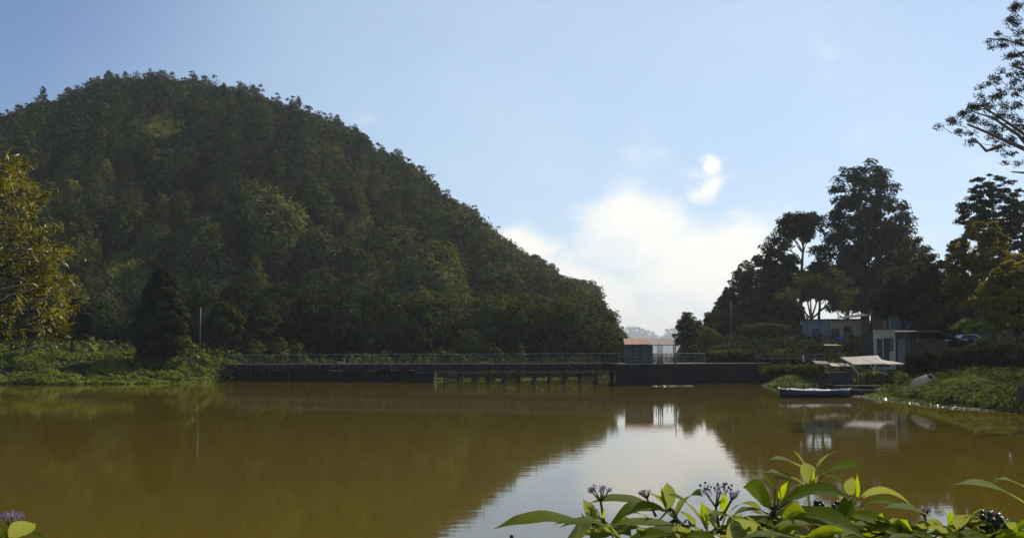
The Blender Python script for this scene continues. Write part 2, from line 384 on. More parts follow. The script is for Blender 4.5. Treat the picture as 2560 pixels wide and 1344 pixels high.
hill = grid_obj('hill', hx, rows, 170, hz_n, M['hill'])
def HZ(x, y): return float(hz_n(np.array([x]), np.array([y]))[0])

# right bank: shoreline runs towards the viewer
RSH = np.array([(0, 14), (20, 19), (40, 23.5), (50, 26.5), (56, 26.6), (62, 25.6), (70, 25.8), (78, 27.2), (86, 28.0), (92, 29.8), (98, 30.6), (103, 29.4), (106, 27.6), (109, 26.8), (112, 20.5), (118, 19), (160, 24), (400, 60)], float)
def right_z(X, Y):
    X = np.asarray(X, float); Y = np.asarray(Y, float)
    s = X-np.interp(Y, RSH[:, 0], RSH[:, 1])
    top = np.interp(Y, [0, 60, 90, 100, 130, 180, 400], [1.5, 1.5, 2.0, 2.2, 4.1, 6.5, 9])
    z = -1.4 + 1.5*sstep(-1.5, 0.2, s) + (top-0.1)*sstep(0.2, 7.5, s)
    return z
def rx(Y):
    a = np.interp(Y, RSH[:, 0], RSH[:, 1])
    return np.concatenate([a-2.5+np.linspace(0, 12, 40), a+9.5+np.linspace(1, 14, 30)**1.9])
rrows = list(np.concatenate([np.linspace(10, 50, 21), np.linspace(51, 120, 90), np.linspace(124, 400, 40)]))
def rz_n(X, Y):
    z = right_z(X, Y)
    return z + fbm(X, Y, 0.35, 0.14, 9)*(z > 0.0)
grid_obj('right_bank', rx, rrows, 70, rz_n, M['soil'])
def RZ(x, y): return float(rz_n(np.array([x]), np.array([y]))[0])

# bank under the viewer
def near_z(X, Y):
    sh = np.interp(X, [-60, -14, -8, -4, 0, 10, 20], [26, 17, 14, 9.5, 8.5, 9.0, 12])
    return -1.3 + 2.9*(1-sstep(-6, 2, Y-sh)) + fbm(X, Y, 0.6, 0.08, 3)
grid_obj('near_bank', lambda Y: np.linspace(-60, 20, 81), list(np.linspace(-25, 30, 56)), 81, near_z, M['soil'])
def NZ(x, y): return float(near_z(np.array([x]), np.array([y]))[0])

# ------------------------------------------------------------------ haze (air) round the whole scene
HAZE = 0.00017
hz = MB(); hz.box((0, 2900, 0), (6400, 7400, 1)); 
me = hz.mesh('haze')
for v in me.vertices: v.co.z = -3.0 if v.co.z < 0 else 190.0
hm = bpy.data.materials.new('air'); hm.use_nodes = True; hn = hm.node_tree.nodes
hn.remove(hn['Principled BSDF']); pv = hn.new('ShaderNodeVolumePrincipled')
pv.inputs['Color'].default_value = (0.93, 0.96, 1.0, 1); pv.inputs['Density'].default_value = HAZE; pv.inputs['Anisotropy'].default_value = 0.35
hm.node_tree.links.new(pv.outputs[0], hn['Material Output'].inputs['Volume'])
tag(link('haze', me, hm), kind='stuff')

# ------------------------------------------------------------------ trees
def limb_path(p0, p1, rng, sag=0.1, n=4):
    p0 = Vector(p0); p1 = Vector(p1); L_ = (p1-p0).length; pts = []
    for i in range(n+1):
        t = i/n; p = p0.lerp(p1, t)
        p = p + Vector((rng.normal(), rng.normal(), 0.6*rng.normal()))*L_*0.03*(0 < i < n) + Vector((0, 0, L_*sag*math.sin(t*math.pi)))
        pts.append(p)
    return pts

def crown_clumps(H, prof, nclump, rc, rng, flat=0.6, inner=0.35):
    """clump centres following a profile [(height fraction, radius)]"""
    prof = np.array(prof, float); hs = []
    tt = np.linspace(prof[0, 0], prof[-1, 0], 200); rr = np.interp(tt, prof[:, 0], prof[:, 1])
    cdf = np.cumsum(rr+0.22*rr.max()); cdf /= cdf[-1]
    t = np.interp((np.arange(nclump)+rng.random(nclump))/nclump, cdf, tt)
    R = np.interp(t, prof[:, 0], prof[:, 1])
    a = np.arange(nclump)*2.39996+rng.random(nclump)*0.9
    rad = R*np.sqrt(inner**2+(1-inner**2)*rng.random(nclump))
    c = np.stack([np.cos(a)*rad, np.sin(a)*rad, t*H+rng.normal(size=nclump)*0.01*H], 1)
    s = rc*(0.65+0.7*rng.random(nclump))*np.clip(0.55+0.45*R/R.max(), 0.4, 1)
    rads = np.stack([s, s, s*flat], 1)
    return c, rads

def make_tree(name, H, prof, nclump, rc, nleaf, lsize, mat, bark, seed, label=None, cat=None, group=None, loc=(0, 0, 0),
              flat=0.6, trunk_r=0.3, lean=(0, 0), limbs=14, trunk_top=0.92, droop=0.0, aspect=0.45, inner=0.35, trunks=1, updir=0.4, spread=0.3, shell=0.45, extra=None):
    rng = np.random.default_rng(seed)
    c, r = crown_clumps(H, prof, nclump, rc, rng, flat, inner)
    if extra is not None:
        ec, er = extra; c = np.concatenate([c, ec]); r = np.concatenate([r, er])
    tfrac = c[:, 2:3]/H
    c[:, 0:1] += lean[0]*tfrac**1.5; c[:, 1:2] += lean[1]*tfrac**1.5
    cnt = np.maximum((nleaf*(r[:, 0]/rc)**1.6).astype(int), 6)
    rad_ = c-np.array([[0, 0, H*0.45]])*1.0; rad_[:, 2] *= np.mean(np.abs(c[:, :2]))*2.2/H+0.25; rad_ = unit(rad_)
    Q = cloud_leaves(c, r, cnt, lsize, rng, shell=shell, droop=droop, aspect=aspect, updir=updir, radial=rad_, spread=spread)
    root = empty(name, loc, label, cat, group)
    link('crown', quads_mesh('crown', Q), mat, root)
    tb = MB(); top = H*trunk_top
    for k in range(trunks):
        ox = (k-(trunks-1)/2)*trunk_r*2.6
        pts = []; n = 7
        for i in range(n+1):
            t = i/n*trunk_top
            pts.append((ox*(1+0.8*t)+lean[0]*t**1.5+rng.normal()*0.012*H*(i > 0), lean[1]*t**1.5+rng.normal()*0.008*H*(i > 0), -0.4*(i == 0)+t*H))
        tb.tube(pts, [trunk_r*(1.25 if i == 0 else (1-0.85*i/n)) for i in range(n+1)], 7)
        if k == 0: axis = pts
    ax = np.array([[p[0], p[1], p[2]] for p in axis])
    order = rng.permutation(len(c))[:limbs]
    for i in order:
        h0 = max(c[i, 2]-0.12*H-0.3*math.hypot(c[i, 0], c[i, 1]), H*0.12); h0 = min(h0, top*0.97)
        bx = np.interp(h0, ax[:, 2], ax[:, 0]); by = np.interp(h0, ax[:, 2], ax[:, 1])
        pts = limb_path((bx, by, h0), c[i], rng, 0.06, 4)
        r0 = trunk_r*(1-0.8*h0/H)*0.5
        tb.tube(pts, [r0*(1-0.8*j/4) for j in range(5)], 5, cap=False)
    tb.build('trunk', bark, root, smooth=True)
    return root

def copy_tree(root, loc, rz=0, sc=1.0, label=None, group=None, mat=None):
    r = root.copy(); col.objects.link(r); r.location = loc; r.rotation_euler = (0, 0, rz); r.scale = (sc, sc, sc) if not hasattr(sc, '__len__') else sc
    if label: r['label'] = label
    if group: r['group'] = group
    for ch in list(root.children):
        cc = ch.copy(); col.objects.link(cc); cc.parent = r
        if mat is not None and ch.name.startswith('crown'):
            cc.material_slots[0].link = 'OBJECT'; cc.material_slots[0].material = mat
    return r

# --- hill trees: prototypes of the kinds that clothe the hill
PINEP = [(0.16, 0.17), (0.35, 0.19), (0.6, 0.18), (0.78, 0.145), (0.92, 0.085), (1.0, 0.03)]
ROUNDP = [(0.2, 0.22), (0.4, 0.36), (0.65, 0.38), (0.85, 0.28), (1.0, 0.10)]
FEATH = [(0.22, 0.12), (0.45, 0.2), (0.7, 0.21), (0.9, 0.14), (1.0, 0.05)]
def sc_prof(p, H): return [(a, b*H) for a, b in p]
protos = {'pine': [], 'round': [], 'feather': []}
for k in range(5):
    protos['pine'].append(dict(name='pine_tree', H=11, prof=sc_prof(PINEP, 11), nclump=64, rc=0.78, nleaf=24, lsize=0.27, flat=0.7, trunk_r=0.16, limbs=5))
for k in range(5):
    protos['round'].append(dict(name='broadleaf_tree', H=9, prof=sc_prof(ROUNDP, 9), nclump=34, rc=1.3, nleaf=62, lsize=0.30, flat=0.75, trunk_r=0.2, limbs=6))
for k in range(4):
    protos['feather'].append(dict(name='gum_tree', H=12, prof=sc_prof(FEATH, 12), nclump=34, rc=1.0, nleaf=40, lsize=0.28, flat=0.8, trunk_r=0.15, limbs=6, droop=0.8))

def clearing(px, py):
    """patches of the slope the photograph shows without trees"""
    for cx, cy, rx_, ry_ in ((325, 690, 55, 60), (375, 615, 28, 65), (415, 322, 55, 30), (1170, 745, 28, 50)):
        if ((px-cx)/rx_)**2+((py-cy)/ry_)**2 < 1: return True
    return False
def project(x, y, z):
    c, s = math.cos(PITCH), math.sin(PITCH); dz = z-CAMZ
    dep = y*c+dz*s; up = -y*s+dz*c
    return 1280+F*x/dep, 672-F*up/dep

def hill_kind(px, py, rng, d):
    n = mnoise.noise(Vector((px*0.006, py*0.006, 3.1)))
    u = rng.random()
    if py < 460 + 0.1*px and px < 1150:                # upper slopes and crest: mostly pine
        k = 'pine' if u < 0.86 else ('feather' if u < 0.94 else 'round')
        m = 'pine' if rng.random() < 0.70 else 'forest'
        if n > 0.35: m = 'forest'
    elif px > 1000:                                    # right flank: rounded broadleaves
        k = 'round' if u < 0.8 else 'pine'; m = 'forest' if rng.random() < (0.65 if py < 640 else 0.4) else ('pine' if rng.random() < 0.75 else 'olive')  # more dark leaf colour lower down, painting the shade there
    elif px < 420:
        k = 'feather' if u < 0.45 else ('round' if u < 0.75 else 'pine')
        m = ('olive' if rng.random() < 0.8 else 'lightg') if n > -0.15 else 'forest'
        if rng.random() < 0.08: m = 'brown'
    else:
        k = 'pine' if u < 0.45 else ('round' if u < 0.85 else 'feather'); m = 'forest' if rng.random() < (0.66 if py < 640 else 0.35) else 'pine'  # dark leaf colour prevails low on the slope, in place of shade
        if n > 0.25 and rng.random() < 0.6: m = 'olive'
        if rng.random() < 0.07: m = 'brown'
    return k, m

def px_of0(x, y): return 1280 + x/y*F*math.cos(PITCH)
rng = np.random.default_rng(11)
cand = []
# jittered grid over the hill in bearing/distance so trees stand about evenly on the slope
Yv = 150.0
while Yv < 448:
    step = np.interp(Yv, [150, 250, 430], [5.2, 5.0, 5.2])
    Xmax = Xat(1570, Yv); Xmin = Xat(-380, Yv)
    Xv = Xmin
    while Xv < Xmax:
        x = Xv+rng.normal()*1.2; y = Yv+rng.normal()*1.6
        Xv += step*(1.25 if px_of0(x, y) > 1000 else 1.0)
        if y > 436: continue
        z = HZ(x, y); px, py = project(x, y, z+5)
        if px > 1556 or z < 0.4: continue
        if clearing(*project(x, y, z+1)) or clearing(*project(x, y, z+5)) or clearing(*project(x, y, z+9)) or clearing(*project(x, y, z+12)): continue
        cand.append((x, y, z, px, py))
    Yv += step*1.0
# extra line along the crest, denser
for px in np.arange(-60, 1550, 9.0):
    p = px+rng.normal()*4; d = D1(p)+rng.normal()*5-2
    x = Xat(p, d); z = HZ(x, d); cand.append((x, d, z, p, project(x, d, z+5)[1]))
print('hill tree sites', len(cand))
rng.shuffle(cand)
groups_txt = {'pine': 'pines on the forested hill', 'round': 'broadleaf trees on the forested hill', 'feather': 'feathery gum trees on the forested hill'}
labels_txt = {'pine': 'dark narrow pine standing among the dense forest of the big hill',
              'round': 'round-crowned broadleaf tree standing in the dense forest of the big hill',
              'feather': 'slender feathery gum tree standing in the dense forest of the big hill'}
cats_txt = {'pine': 'tree', 'round': 'tree', 'feather': 'tree'}
proto_root = {}
sites = {'pine': [], 'round': [], 'feather': []}
for (x, y, z, px, py) in cand:
    k, m = hill_kind(px, py, rng, y)
    if D1(px)-y < 26 and px < 1180: k = 'pine'
    sites[k].append((x, y, z, px, py, m))
stuffQ = []; stuffM = []; smats = ['pine', 'forest', 'olive', 'brown', 'lightg']
stuff_trunk = MB()
def zone_label(k, m, px, py, y):
    colr = {'pine': 'dark green', 'forest': 'mid green', 'olive': 'pale olive', 'brown': 'bronze-brown', 'lightg': 'light green'}[m]
    kind = {'pine': 'narrow pine', 'round': 'round-crowned tree', 'feather': 'slender feathery tree'}[k]
    if D1(px)-y < 22: where = 'on the skyline of the big hill'
    else: where = ('high on' if py < 420 else ('half way up' if py < 640 else 'low on'))+' the big hill'
    side = 'at its left' if px < 450 else ('towards its middle' if px < 950 else 'on its right flank')
    return colr+' '+kind+' '+where+', '+side
for k, lst in sites.items():
    lst.sort(key=lambda s: s[1] - (140 if D1(s[3])-s[1] < 25 and 0 < s[3] < 1560 else 0) + (400 if s[3] < -5 else 0))
    tall = {'pine': 11, 'round': 9, 'feather': 12}[k]
    for i, (x, y, z, px, py, m) in enumerate(lst):
        near = np.interp(y, [150, 230, 300, 430], [1.2, 1.1, 1.0, 0.95]) if k != 'round' else np.interp(y, [150, 300, 430], [1.4, 1.35, 1.3])
        s = near*(0.55+0.75*rng.random()); sx = s*(0.85+0.35*rng.random())
        if y < 205:
            s = min(s, 1.0 if k == 'round' else 0.9); sx = min(sx, s*1.2)
            if rng.random() < 0.75: m = 'pine'  # darker leaf colour paints the shade at the hill foot
        pi = rng.integers(len(protos[k])); pr = protos[k][pi]
        lim_py = np.interp(px, RIDGE[:, 0], RIDGE[:, 1])+2
        crest = D1(px)-y < 22
        if crest and k == 'pine' and px < 1180:
            tgt = lim_py+7-32*rng.random()**2.6; need = (math.tan(math.atan((672-tgt)/F)+PITCH)*y+CAMZ-z)/tall
            s = min(max(need, 0.6), 1.9); sx = s*rng.uniform(0.62, 0.9); lim_py = tgt-3
        elif px > 900: lim_py += rng.uniform(-16, 12)
        else: lim_py += rng.uniform(-5, 12)
        while project(x, y, z+tall*s)[1] < lim_py and s > 0.3: s *= 0.93; sx *= 0.96
        if s <= 0.3: continue
        lim = 290 if k != 'feather' else 180
        if i < lim:
            key = (k, pi)
            if key not in proto_root:
                proto_root[key] = make_tree(pr['name'], pr['H'], pr['prof'], pr['nclump'], pr['rc'], pr['nleaf'], pr['lsize'], M[m], M['bark'], 100+pi*7+len(k),
                                            label=zone_label(k, m, px, py, y), cat='tree', group=groups_txt[k], loc=(x, y, z-0.2), flat=pr['flat'], trunk_r=pr['trunk_r'], limbs=pr['limbs'], droop=pr.get('droop', 0), lean=(rng.normal()*0.5, 0))
                proto_root[key].scale = (sx, sx, s)
                proto_root[key].rotation_euler = (0, 0, rng.random()*6.28)
            else:
                copy_tree(proto_root[key], (x, y, z-0.2), rng.random()*6.28, (sx, sx, s), mat=M[m], label=zone_label(k, m, px, py, y))
        else:
            H = tall*s
            c, r = crown_clumps(H, sc_prof({'pine': PINEP, 'round': ROUNDP, 'feather': FEATH}[k], tall*sx), 20, pr['rc']*1.15*s, rng, pr['flat'])
            rad_ = c-np.array([[0, 0, H*0.45]]); rad_[:, 2] *= 0.5
            Q = cloud_leaves(c, r, 26, 0.48, rng, radial=unit(rad_), spread=0.35)+np.array([x, y, z])
            stuffQ.append(Q); stuffM.append(np.full(len(Q), smats.index(m)))
            stuff_trunk.tube([(x, y, z-0.3), (x, y, z+H*0.8)], [0.16*s, 0.04], 4, cap=False)
Q = np.concatenate(stuffQ); print('stuff quads', len(Q), {k: len(v) for k, v in sites.items()})
o = link('hill_forest', quads_mesh('hill_forest', Q, np.concatenate(stuffM)), [M[a] for a in smats])
tag(o, 'dense mass of further trees covering the big hill', 'forest', kind='stuff')

# undergrowth carpet of the hill
n = 9000
px = rng.uniform(-350, 1560, n); yy = 125+(430-125)*rng.random(n)**0.8
xx = px_ = (px-1280)/F/math.cos(PITCH)*yy
zz = hill_z(xx, yy); keep = (zz > 0.1)
C = np.stack([xx, yy, zz+0.5], 1)[keep]
R = np.stack([0.9+rng.random(len(C))*1.0]*2+[0.6+rng.random(len(C))*0.7], 1)
Qs = cloud_leaves(C, R, 12, 0.42, rng)
# grassy, shrubby clearings
cl = []
for cx, cy, rx_, ry_, nn in ((325, 690, 60, 62, 500), (375, 615, 30, 65, 200), (415, 322, 60, 32, 420), (1170, 745, 28, 50, 150)):
    cnt = 0
    while cnt < nn:
        d = rng.uniform(150, 428); p = rng.uniform(cx-rx_, cx+rx_); x = Xat(p, d); z = HZ(x, d)
        q = project(x, d, z)
        if ((q[0]-cx)/rx_)**2+((q[1]-cy)/ry_)**2 < 1: cl.append((x, d, z+0.6)); cnt += 1
cl = np.array(cl); Rc = np.stack([0.8+rng.random(len(cl))*0.8]*2+[0.5+rng.random(len(cl))*0.5], 1)
Qc = cloud_leaves(cl, Rc, 40, 0.30, rng, updir=0.8)
o = link('undergrowth', quads_mesh('undergrowth', np.concatenate([Qs, Qc]), np.concatenate([np.zeros(len(Qs)), np.ones(len(Qc))])), [M['forest'], M['cover']])
tag(o, 'low scrub and pale bushes covering the hill slope', 'undergrowth', kind='stuff')

# --- named trees of the hill's foot and flank
def tree_at(px, top, d, halfw_px, prof, mat, name, label, zbase=None, nclump=60, rcf=0.2, nleaf=60, lsize=0.25, bark='bark', seed=0, group=None, **kw):
    x = Xat(px, d); zb = HZ(x, d) if zbase is None else zbase
    H = Zat(top, d)-zb; R = halfw_px/F*d
    pr = [(a, b*R) for a, b in prof]
    return make_tree(name, H, pr, nclump, R*rcf*1.6, nleaf, lsize, M[mat], M[bark], seed or int(px*7+top), label, 'tree', group, (x, d, zb-0.1), **kw)
CYP = [(0.06, 0.72), (0.2, 0.97), (0.4, 1.0), (0.6, 0.86), (0.8, 0.58), (0.93, 0.3), (1.0, 0.1)]
OVAL = [(0.2, 0.6), (0.4, 0.95), (0.6, 1.0), (0.8, 0.75), (1.0, 0.25)]
DOME = [(0.3, 0.75), (0.5, 1.0), (0.7, 0.95), (0.88, 0.6), (1.0, 0.25)]
tree_at(400, 672, 118, 62, [(0.12, 0.75), (0.22, 1.0), (0.42, 1.0), (0.6, 0.86), (0.8, 0.6), (0.93, 0.36), (1.0, 0.15)], 'rdark', 'cypress_tree', 'dark broad cypress on the left bank casting a long shadow on the weeds', nclump=300, rcf=0.14, nleaf=120, lsize=0.22, trunk_r=0.25, inner=0.6, limbs=8, trunk_top=0.7, spread=0.3)
tree_at(178, 742, 121, 52, DOME, 'rdark', 'shade_tree', 'dark full tree on the left bank behind the yellow-leaved branches', nclump=160, rcf=0.15, nleaf=100, lsize=0.22, trunk_r=0.2, limbs=10)
tree_at(950, 620, 235, 100, DOME, 'forest', 'spreading_tree', 'wide layered dark tree low on the middle of the hill', nclump=110, rcf=0.13, nleaf=160, lsize=0.27, flat=0.5, zbase=HZ(Xat(950, 235), 235))
tree_at(395, 345, 380, 40, DOME, 'pine', 'round_tree', 'round blackish tree below the pale clearing high on the hill', nclump=60, rcf=0.2, nleaf=90, lsize=0.5)
tree_at(330, 448, 300, 62, OVAL, 'olive', 'bronze_tree', 'large olive-bronze tree on the left part of the hill', nclump=80, rcf=0.17, nleaf=80, lsize=0.42)
tree_at(450, 430, 320, 55, OVAL, 'forest', 'round_tree', 'full round-topped tree right of the large bronze one on the hill', nclump=80, rcf=0.17, nleaf=80, lsize=0.42)
tree_at(185, 385, 290, 75, OVAL, 'olive', 'gum_tree', 'tall pale green tree on the hill above the yellow-leaved branches', nclump=90, rcf=0.15, nleaf=70, lsize=0.4, droop=0.8)
tree_at(90, 405, 270, 45, OVAL, 'forest', 'gum_tree', 'green tree rising directly behind the tip of the yellow-leaved branches', nclump=70, rcf=0.17, nleaf=70, lsize=0.4)
tree_at(565, 325, 350, 50, OVAL, 'olive', 'gum_tree', 'pale olive tree standing high on the middle of the hill', nclump=70, rcf=0.17, nleaf=70, lsize=0.5)
tree_at(1385, 656, 400, 14, [(0.3, 0.5), (0.55, 1), (0.8, 0.9), (1, 0.5)], 'euc', 'gum_tree', 'thin upright tree sticking out alone above the right slope of the hill', nclump=26, rcf=0.25, nleaf=26, lsize=0.45, flat=1.2)
tree_at(1440, 700, 385, 72, DOME, 'forest', 'spreading_tree', 'large domed tree on the low right shoulder of the hill', nclump=110, rcf=0.16, nleaf=90, lsize=0.55)
tree_at(1335, 640, 395, 46, DOME, 'forest', 'spreading_tree', 'domed tree on the hill just left of the lone upright tree', nclump=80, rcf=0.18, nleaf=90, lsize=0.55)
tree_at(1490, 742, 375, 30, DOME, 'forest', 'spreading_tree', 'open-crowned tree overhanging the right end of the hill', nclump=40, rcf=0.2, nleaf=60, lsize=0.5)
tree_at(1525, 812, 330, 36, DOME, 'forest', 'bushy_tree', 'low bushy tree at the right foot of the hill behind the hut', nclump=70, rcf=0.2, nleaf=70, lsize=0.45)
tree_at(1185, 512, 405, 20, DOME, 'forest', 'spreading_tree', 'small dark tree at the notch of the hill outline above the white cloud', nclump=40, rcf=0.25, nleaf=60, lsize=0.5)
for i, (px, top, d, hw, lab) in enumerate([
    (85, 218, 425, 11, 'narrow pine peak at the far left of the ridge'), (150, 216, 425, 16, 'small round open tree at the left end of the ridge'),
    (250, 180, 425, 14, 'first tall pointed pine of the left summit'), (292, 177, 425, 9, 'thin spiky pine right of the first tall summit pine'),
    (387, 177, 424, 13, 'tallest double-tipped pine at the middle of the summit'), (470, 184, 424, 10, 'lone spiky pine right of the middle of the summit'),
    (590, 207, 424, 14, 'first of two paired pines where the ridge starts to fall'), (622, 212, 424, 11, 'second of two paired pines where the ridge starts to fall'),
    (735, 240, 423, 10, 'pointed pine on the falling ridge left of the steep edge'), (835, 288, 421, 12, 'pine at the top of the steep right edge of the hill'),
    (880, 310, 421, 11, 'dark pine lower down the steep right edge of the hill'), (990, 372, 417, 17, 'big dark pine on the stepped part of the right edge'),
    (960, 378, 417, 13, 'pine beside the big dark one on the right edge')]):
    tree_at(px, top, d, hw, [(0.2, 1.3), (0.5, 1.3), (0.75, 1.05), (0.92, 0.7), (1, 0.3)] if i != 1 else OVAL, 'pine', 'ridge_pine' if i != 1 else 'round_tree', lab, nclump=110, rcf=0.3, nleaf=34, lsize=0.36, trunk_r=0.16, limbs=5)
# trees lining the foot of the hill, behind the bridge and the left bank
foot = [(-60, 700, 150, 70), (30, 720, 146, 70), (120, 690, 155, 55), (215, 700, 165, 45), (265, 785, 150, 40), (330, 800, 150, 45), (480, 730, 150, 40), (560, 760, 142, 48), (590, 700, 170, 60),
        (650, 790, 146, 45), (700, 720, 172, 70), (760, 780, 150, 55), (840, 760, 156, 60), (920, 805, 146, 45), (870, 690, 190, 60), (985, 780, 160, 50), (1060, 740, 176, 66), (1040, 830, 146, 36),
        (1110, 800, 158, 46), (1180, 815, 150, 40), (1150, 720, 205, 50), (1230, 770, 176, 50), (1290, 800, 165, 42), (1340, 760, 200, 52), (1400, 800, 185, 46), (1440, 820, 170, 36), (1260, 690, 250, 60),
        (1490, 830, 200, 34), (1390, 735, 260, 50), (1460, 770, 250, 45)]
frng = np.random.default_rng(5)
def foot_label(px, top, mm):
    c = {'forest': 'mid green', 'pine': 'very dark', 'olive': 'olive-toned'}[mm]
    h = 'tall' if top < 725 else ('mid-height' if top < 790 else 'low')
    w_ = 'above the left bank' if px < 575 else ('behind the left third of the footbridge' if px < 900 else ('behind the middle of the footbridge' if px < 1220 else 'behind the right third of the footbridge'))
    return c+' '+h+' tree at the hill foot '+w_

for i, (px, top, d, hw) in enumerate(foot):
    mm = ['pine', 'pine', 'forest', 'pine', 'pine'][i % 5] if px < 1000 else ['forest', 'pine', 'pine', 'olive'][i % 4]  # mostly the darkest leaf colour, standing in for shade at the foot
    tree_at(px, top+frng.integers(-12, 12), d, hw, DOME if i % 3 else OVAL, mm, 'broadleaf_tree', foot_label(px, top, mm), nclump=90, rcf=0.15, nleaf=120, lsize=0.21,
            group='trees along the foot of the hill', limbs=10)

# --- right-hand grove
RB = lambda px, d: RZ(Xat(px, d), d)
def rtree(px, top, d, hw, prof, mat, name, label, **kw):
    return tree_at(px, top, d, hw, prof, mat, name, label, zbase=RB(px, d), **kw)
TALLC = [(0.20, 0.72), (0.30, 0.95), (0.42, 1.0), (0.55, 0.93), (0.68, 0.86), (0.80, 0.74), (0.90, 0.62), (0.96, 0.48), (1.0, 0.28)]
rtree(2176, 412, 165, 122, TALLC, 'rdark', 'giant_conifer', 'tallest tree of the scene, broad dark conifer behind the beige house', nclump=330, rcf=0.115, nleaf=95, lsize=0.30, flat=0.55, trunk_r=0.75, limbs=60, trunks=2, inner=0.3)
rtree(2010, 532, 160, 58, [(0.80, 0.55), (0.86, 0.9), (0.92, 1.0), (0.97, 0.8), (1.0, 0.5)], 'rdark', 'flat_topped_pine', 'flat-topped pine with bare forked stem left of the giant conifer', nclump=70, rcf=0.17, nleaf=80, lsize=0.28, flat=0.55, trunk_r=0.45, limbs=30, inner=0.1, trunk_top=0.9,
      extra=(np.array([[-3.2, 0, 16.5], [-4.2, 0.5, 15.2], [-2.6, -1, 14.3], [-4.6, 1, 13.2], [-3.4, 0, 12.2], [-2.2, 1, 15.6], [-5.2, 0, 14.0], [-4.6, 0, 11.4], [-3.0, 0.4, 10.6], [-5.6, 0.4, 12.0], [2.2, 0, 13.4], [3.2, 0.3, 13.6], [1.6, 0, 10.4], [-1.6, 0, 11.8], [-1.2, 0, 9.6], [-2.8, 0, 9.0], [-5.2, 0, 9.8], [-4.2, 0, 8.2]]), np.array([[1.5, 1.5, 0.9]]*18)))
rtree(2052, 655, 168, 46, [(0.5, 0.8), (0.65, 1), (0.85, 0.8), (1, 0.4)], 'rdark', 'broadleaf_tree', 'dark crown above the open-branched tree left of the giant conifer', nclump=80, rcf=0.17, nleaf=70, lsize=0.28)
rtree(1975, 640, 166, 40, [(0.3, 0.8), (0.6, 1), (0.85, 0.8), (1, 0.4)], 'rdark', 'broadleaf_tree', 'dark layered tree hugging the bare stem of the flat-topped pine', nclump=80, rcf=0.17, nleaf=70, lsize=0.28, flat=0.45)
rtree(1905, 640, 178, 62, OVAL, 'rleaf', 'broadleaf_tree', 'full dark tree left of the flat-topped pine', nclump=110, rcf=0.16, nleaf=75, lsize=0.30, limbs=20)
rtree(1868, 652, 184, 46, OVAL, 'rleaf', 'broadleaf_tree', 'tree with leaning open top on the left slope of the grove', nclump=80, rcf=0.17, nleaf=60, lsize=0.30, limbs=20)
rtree(1952, 592, 168, 44, OVAL, 'rdark', 'broadleaf_tree', 'dense dark tree immediately left of the bare pine stem', nclump=90, rcf=0.17, nleaf=80, lsize=0.30, limbs=20)
rtree(1826, 716, 180, 36, OVAL, 'rleaf', 'broadleaf_tree', 'medium tree stepping down towards the hut', nclump=70, rcf=0.18, nleaf=70, lsize=0.28, limbs=18)
rtree(1795, 772, 172, 34, OVAL, 'rleaf', 'broadleaf_tree', 'small dark tree second from the left end of the grove', nclump=70, rcf=0.2, nleaf=70, lsize=0.26, limbs=16)
rtree(1738, 782, 160, 34, [(0.45, 0.7), (0.6, 1), (0.8, 0.9), (1, 0.3)], 'rleaf', 'leaning_tree', 'low wind-bent tree at the left end of the grove beside the hut roof', nclump=46, rcf=0.2, nleaf=60, lsize=0.24, flat=0.5, limbs=18, lean=(-1.2, 0))
rtree(1710, 806, 158, 24, [(0.5, 0.9), (0.75, 1), (1, 0.5)], 'rdark', 'leaning_tree', 'dark pad of foliage nearest the hut roof corner', nclump=30, rcf=0.24, nleaf=70, lsize=0.24, flat=0.5, limbs=10)
rtree(1772, 820, 140, 30, OVAL, 'olive', 'bushy_tree', 'pale bushy tree in front of the left end of the grove', nclump=50, rcf=0.2, nleaf=60, lsize=0.2)
rtree(1735, 858, 128, 20, OVAL, 'olive', 'round_bush', 'small rounded green bush beyond the green railing', nclump=30, rcf=0.25, nleaf=60, lsize=0.16)
rtree(1820, 800, 145, 26, OVAL, 'rdark', 'bushy_tree', 'dark bushy tree behind the tall thin pole', nclump=50, rcf=0.2, nleaf=70, lsize=0.22)
rtree(1905, 806, 133, 62, [(0.45, 0.5), (0.62, 0.8), (0.8, 1.0), (0.95, 0.8), (1, 0.5)], 'lightg', 'layered_tree', 'pale layered spreading tree in front of the dark grove', nclump=60, rcf=0.13, nleaf=60, lsize=0.18, flat=0.3, limbs=22, inner=0.15, trunk_r=0.22, bark='barkp')
rtree(1960, 740, 160, 50, OVAL, 'rleaf', 'broadleaf_tree', 'dark leafy tree under the flat-topped pine', nclump=90, rcf=0.17, nleaf=70, lsize=0.28)
rtree(1890, 740, 165, 55, OVAL, 'rleaf', 'broadleaf_tree', 'dark leafy tree behind the pale layered one', nclump=90, rcf=0.17, nleaf=70, lsize=0.28)
rtree(2290, 590, 150, 66, OVAL, 'rleaf', 'broadleaf_tree', 'broad dark tree right of the giant conifer', nclump=130, rcf=0.15, nleaf=80, lsize=0.28, limbs=24)
rtree(2335, 640, 110, 60, OVAL, 'rleaf', 'broadleaf_tree', 'drooping dark tree behind the dark shed', nclump=110, rcf=0.16, nleaf=80, lsize=0.26, limbs=20)
rtree(2255, 690, 112, 66, [(0.5,0.7),(0.62,1),(0.8,0.9),(1,0.4)], 'rdark', 'broadleaf_tree', 'dark tree above the white-fronted building', nclump=90, rcf=0.17, nleaf=70, lsize=0.26)
rtree(2120, 640, 158, 55, [(0.35, 0.8), (0.55, 1), (0.8, 0.9), (1, 0.4)], 'rdark', 'broadleaf_tree', 'dark tree under the left side of the giant conifer', nclump=100, rcf=0.16, nleaf=80, lsize=0.28)
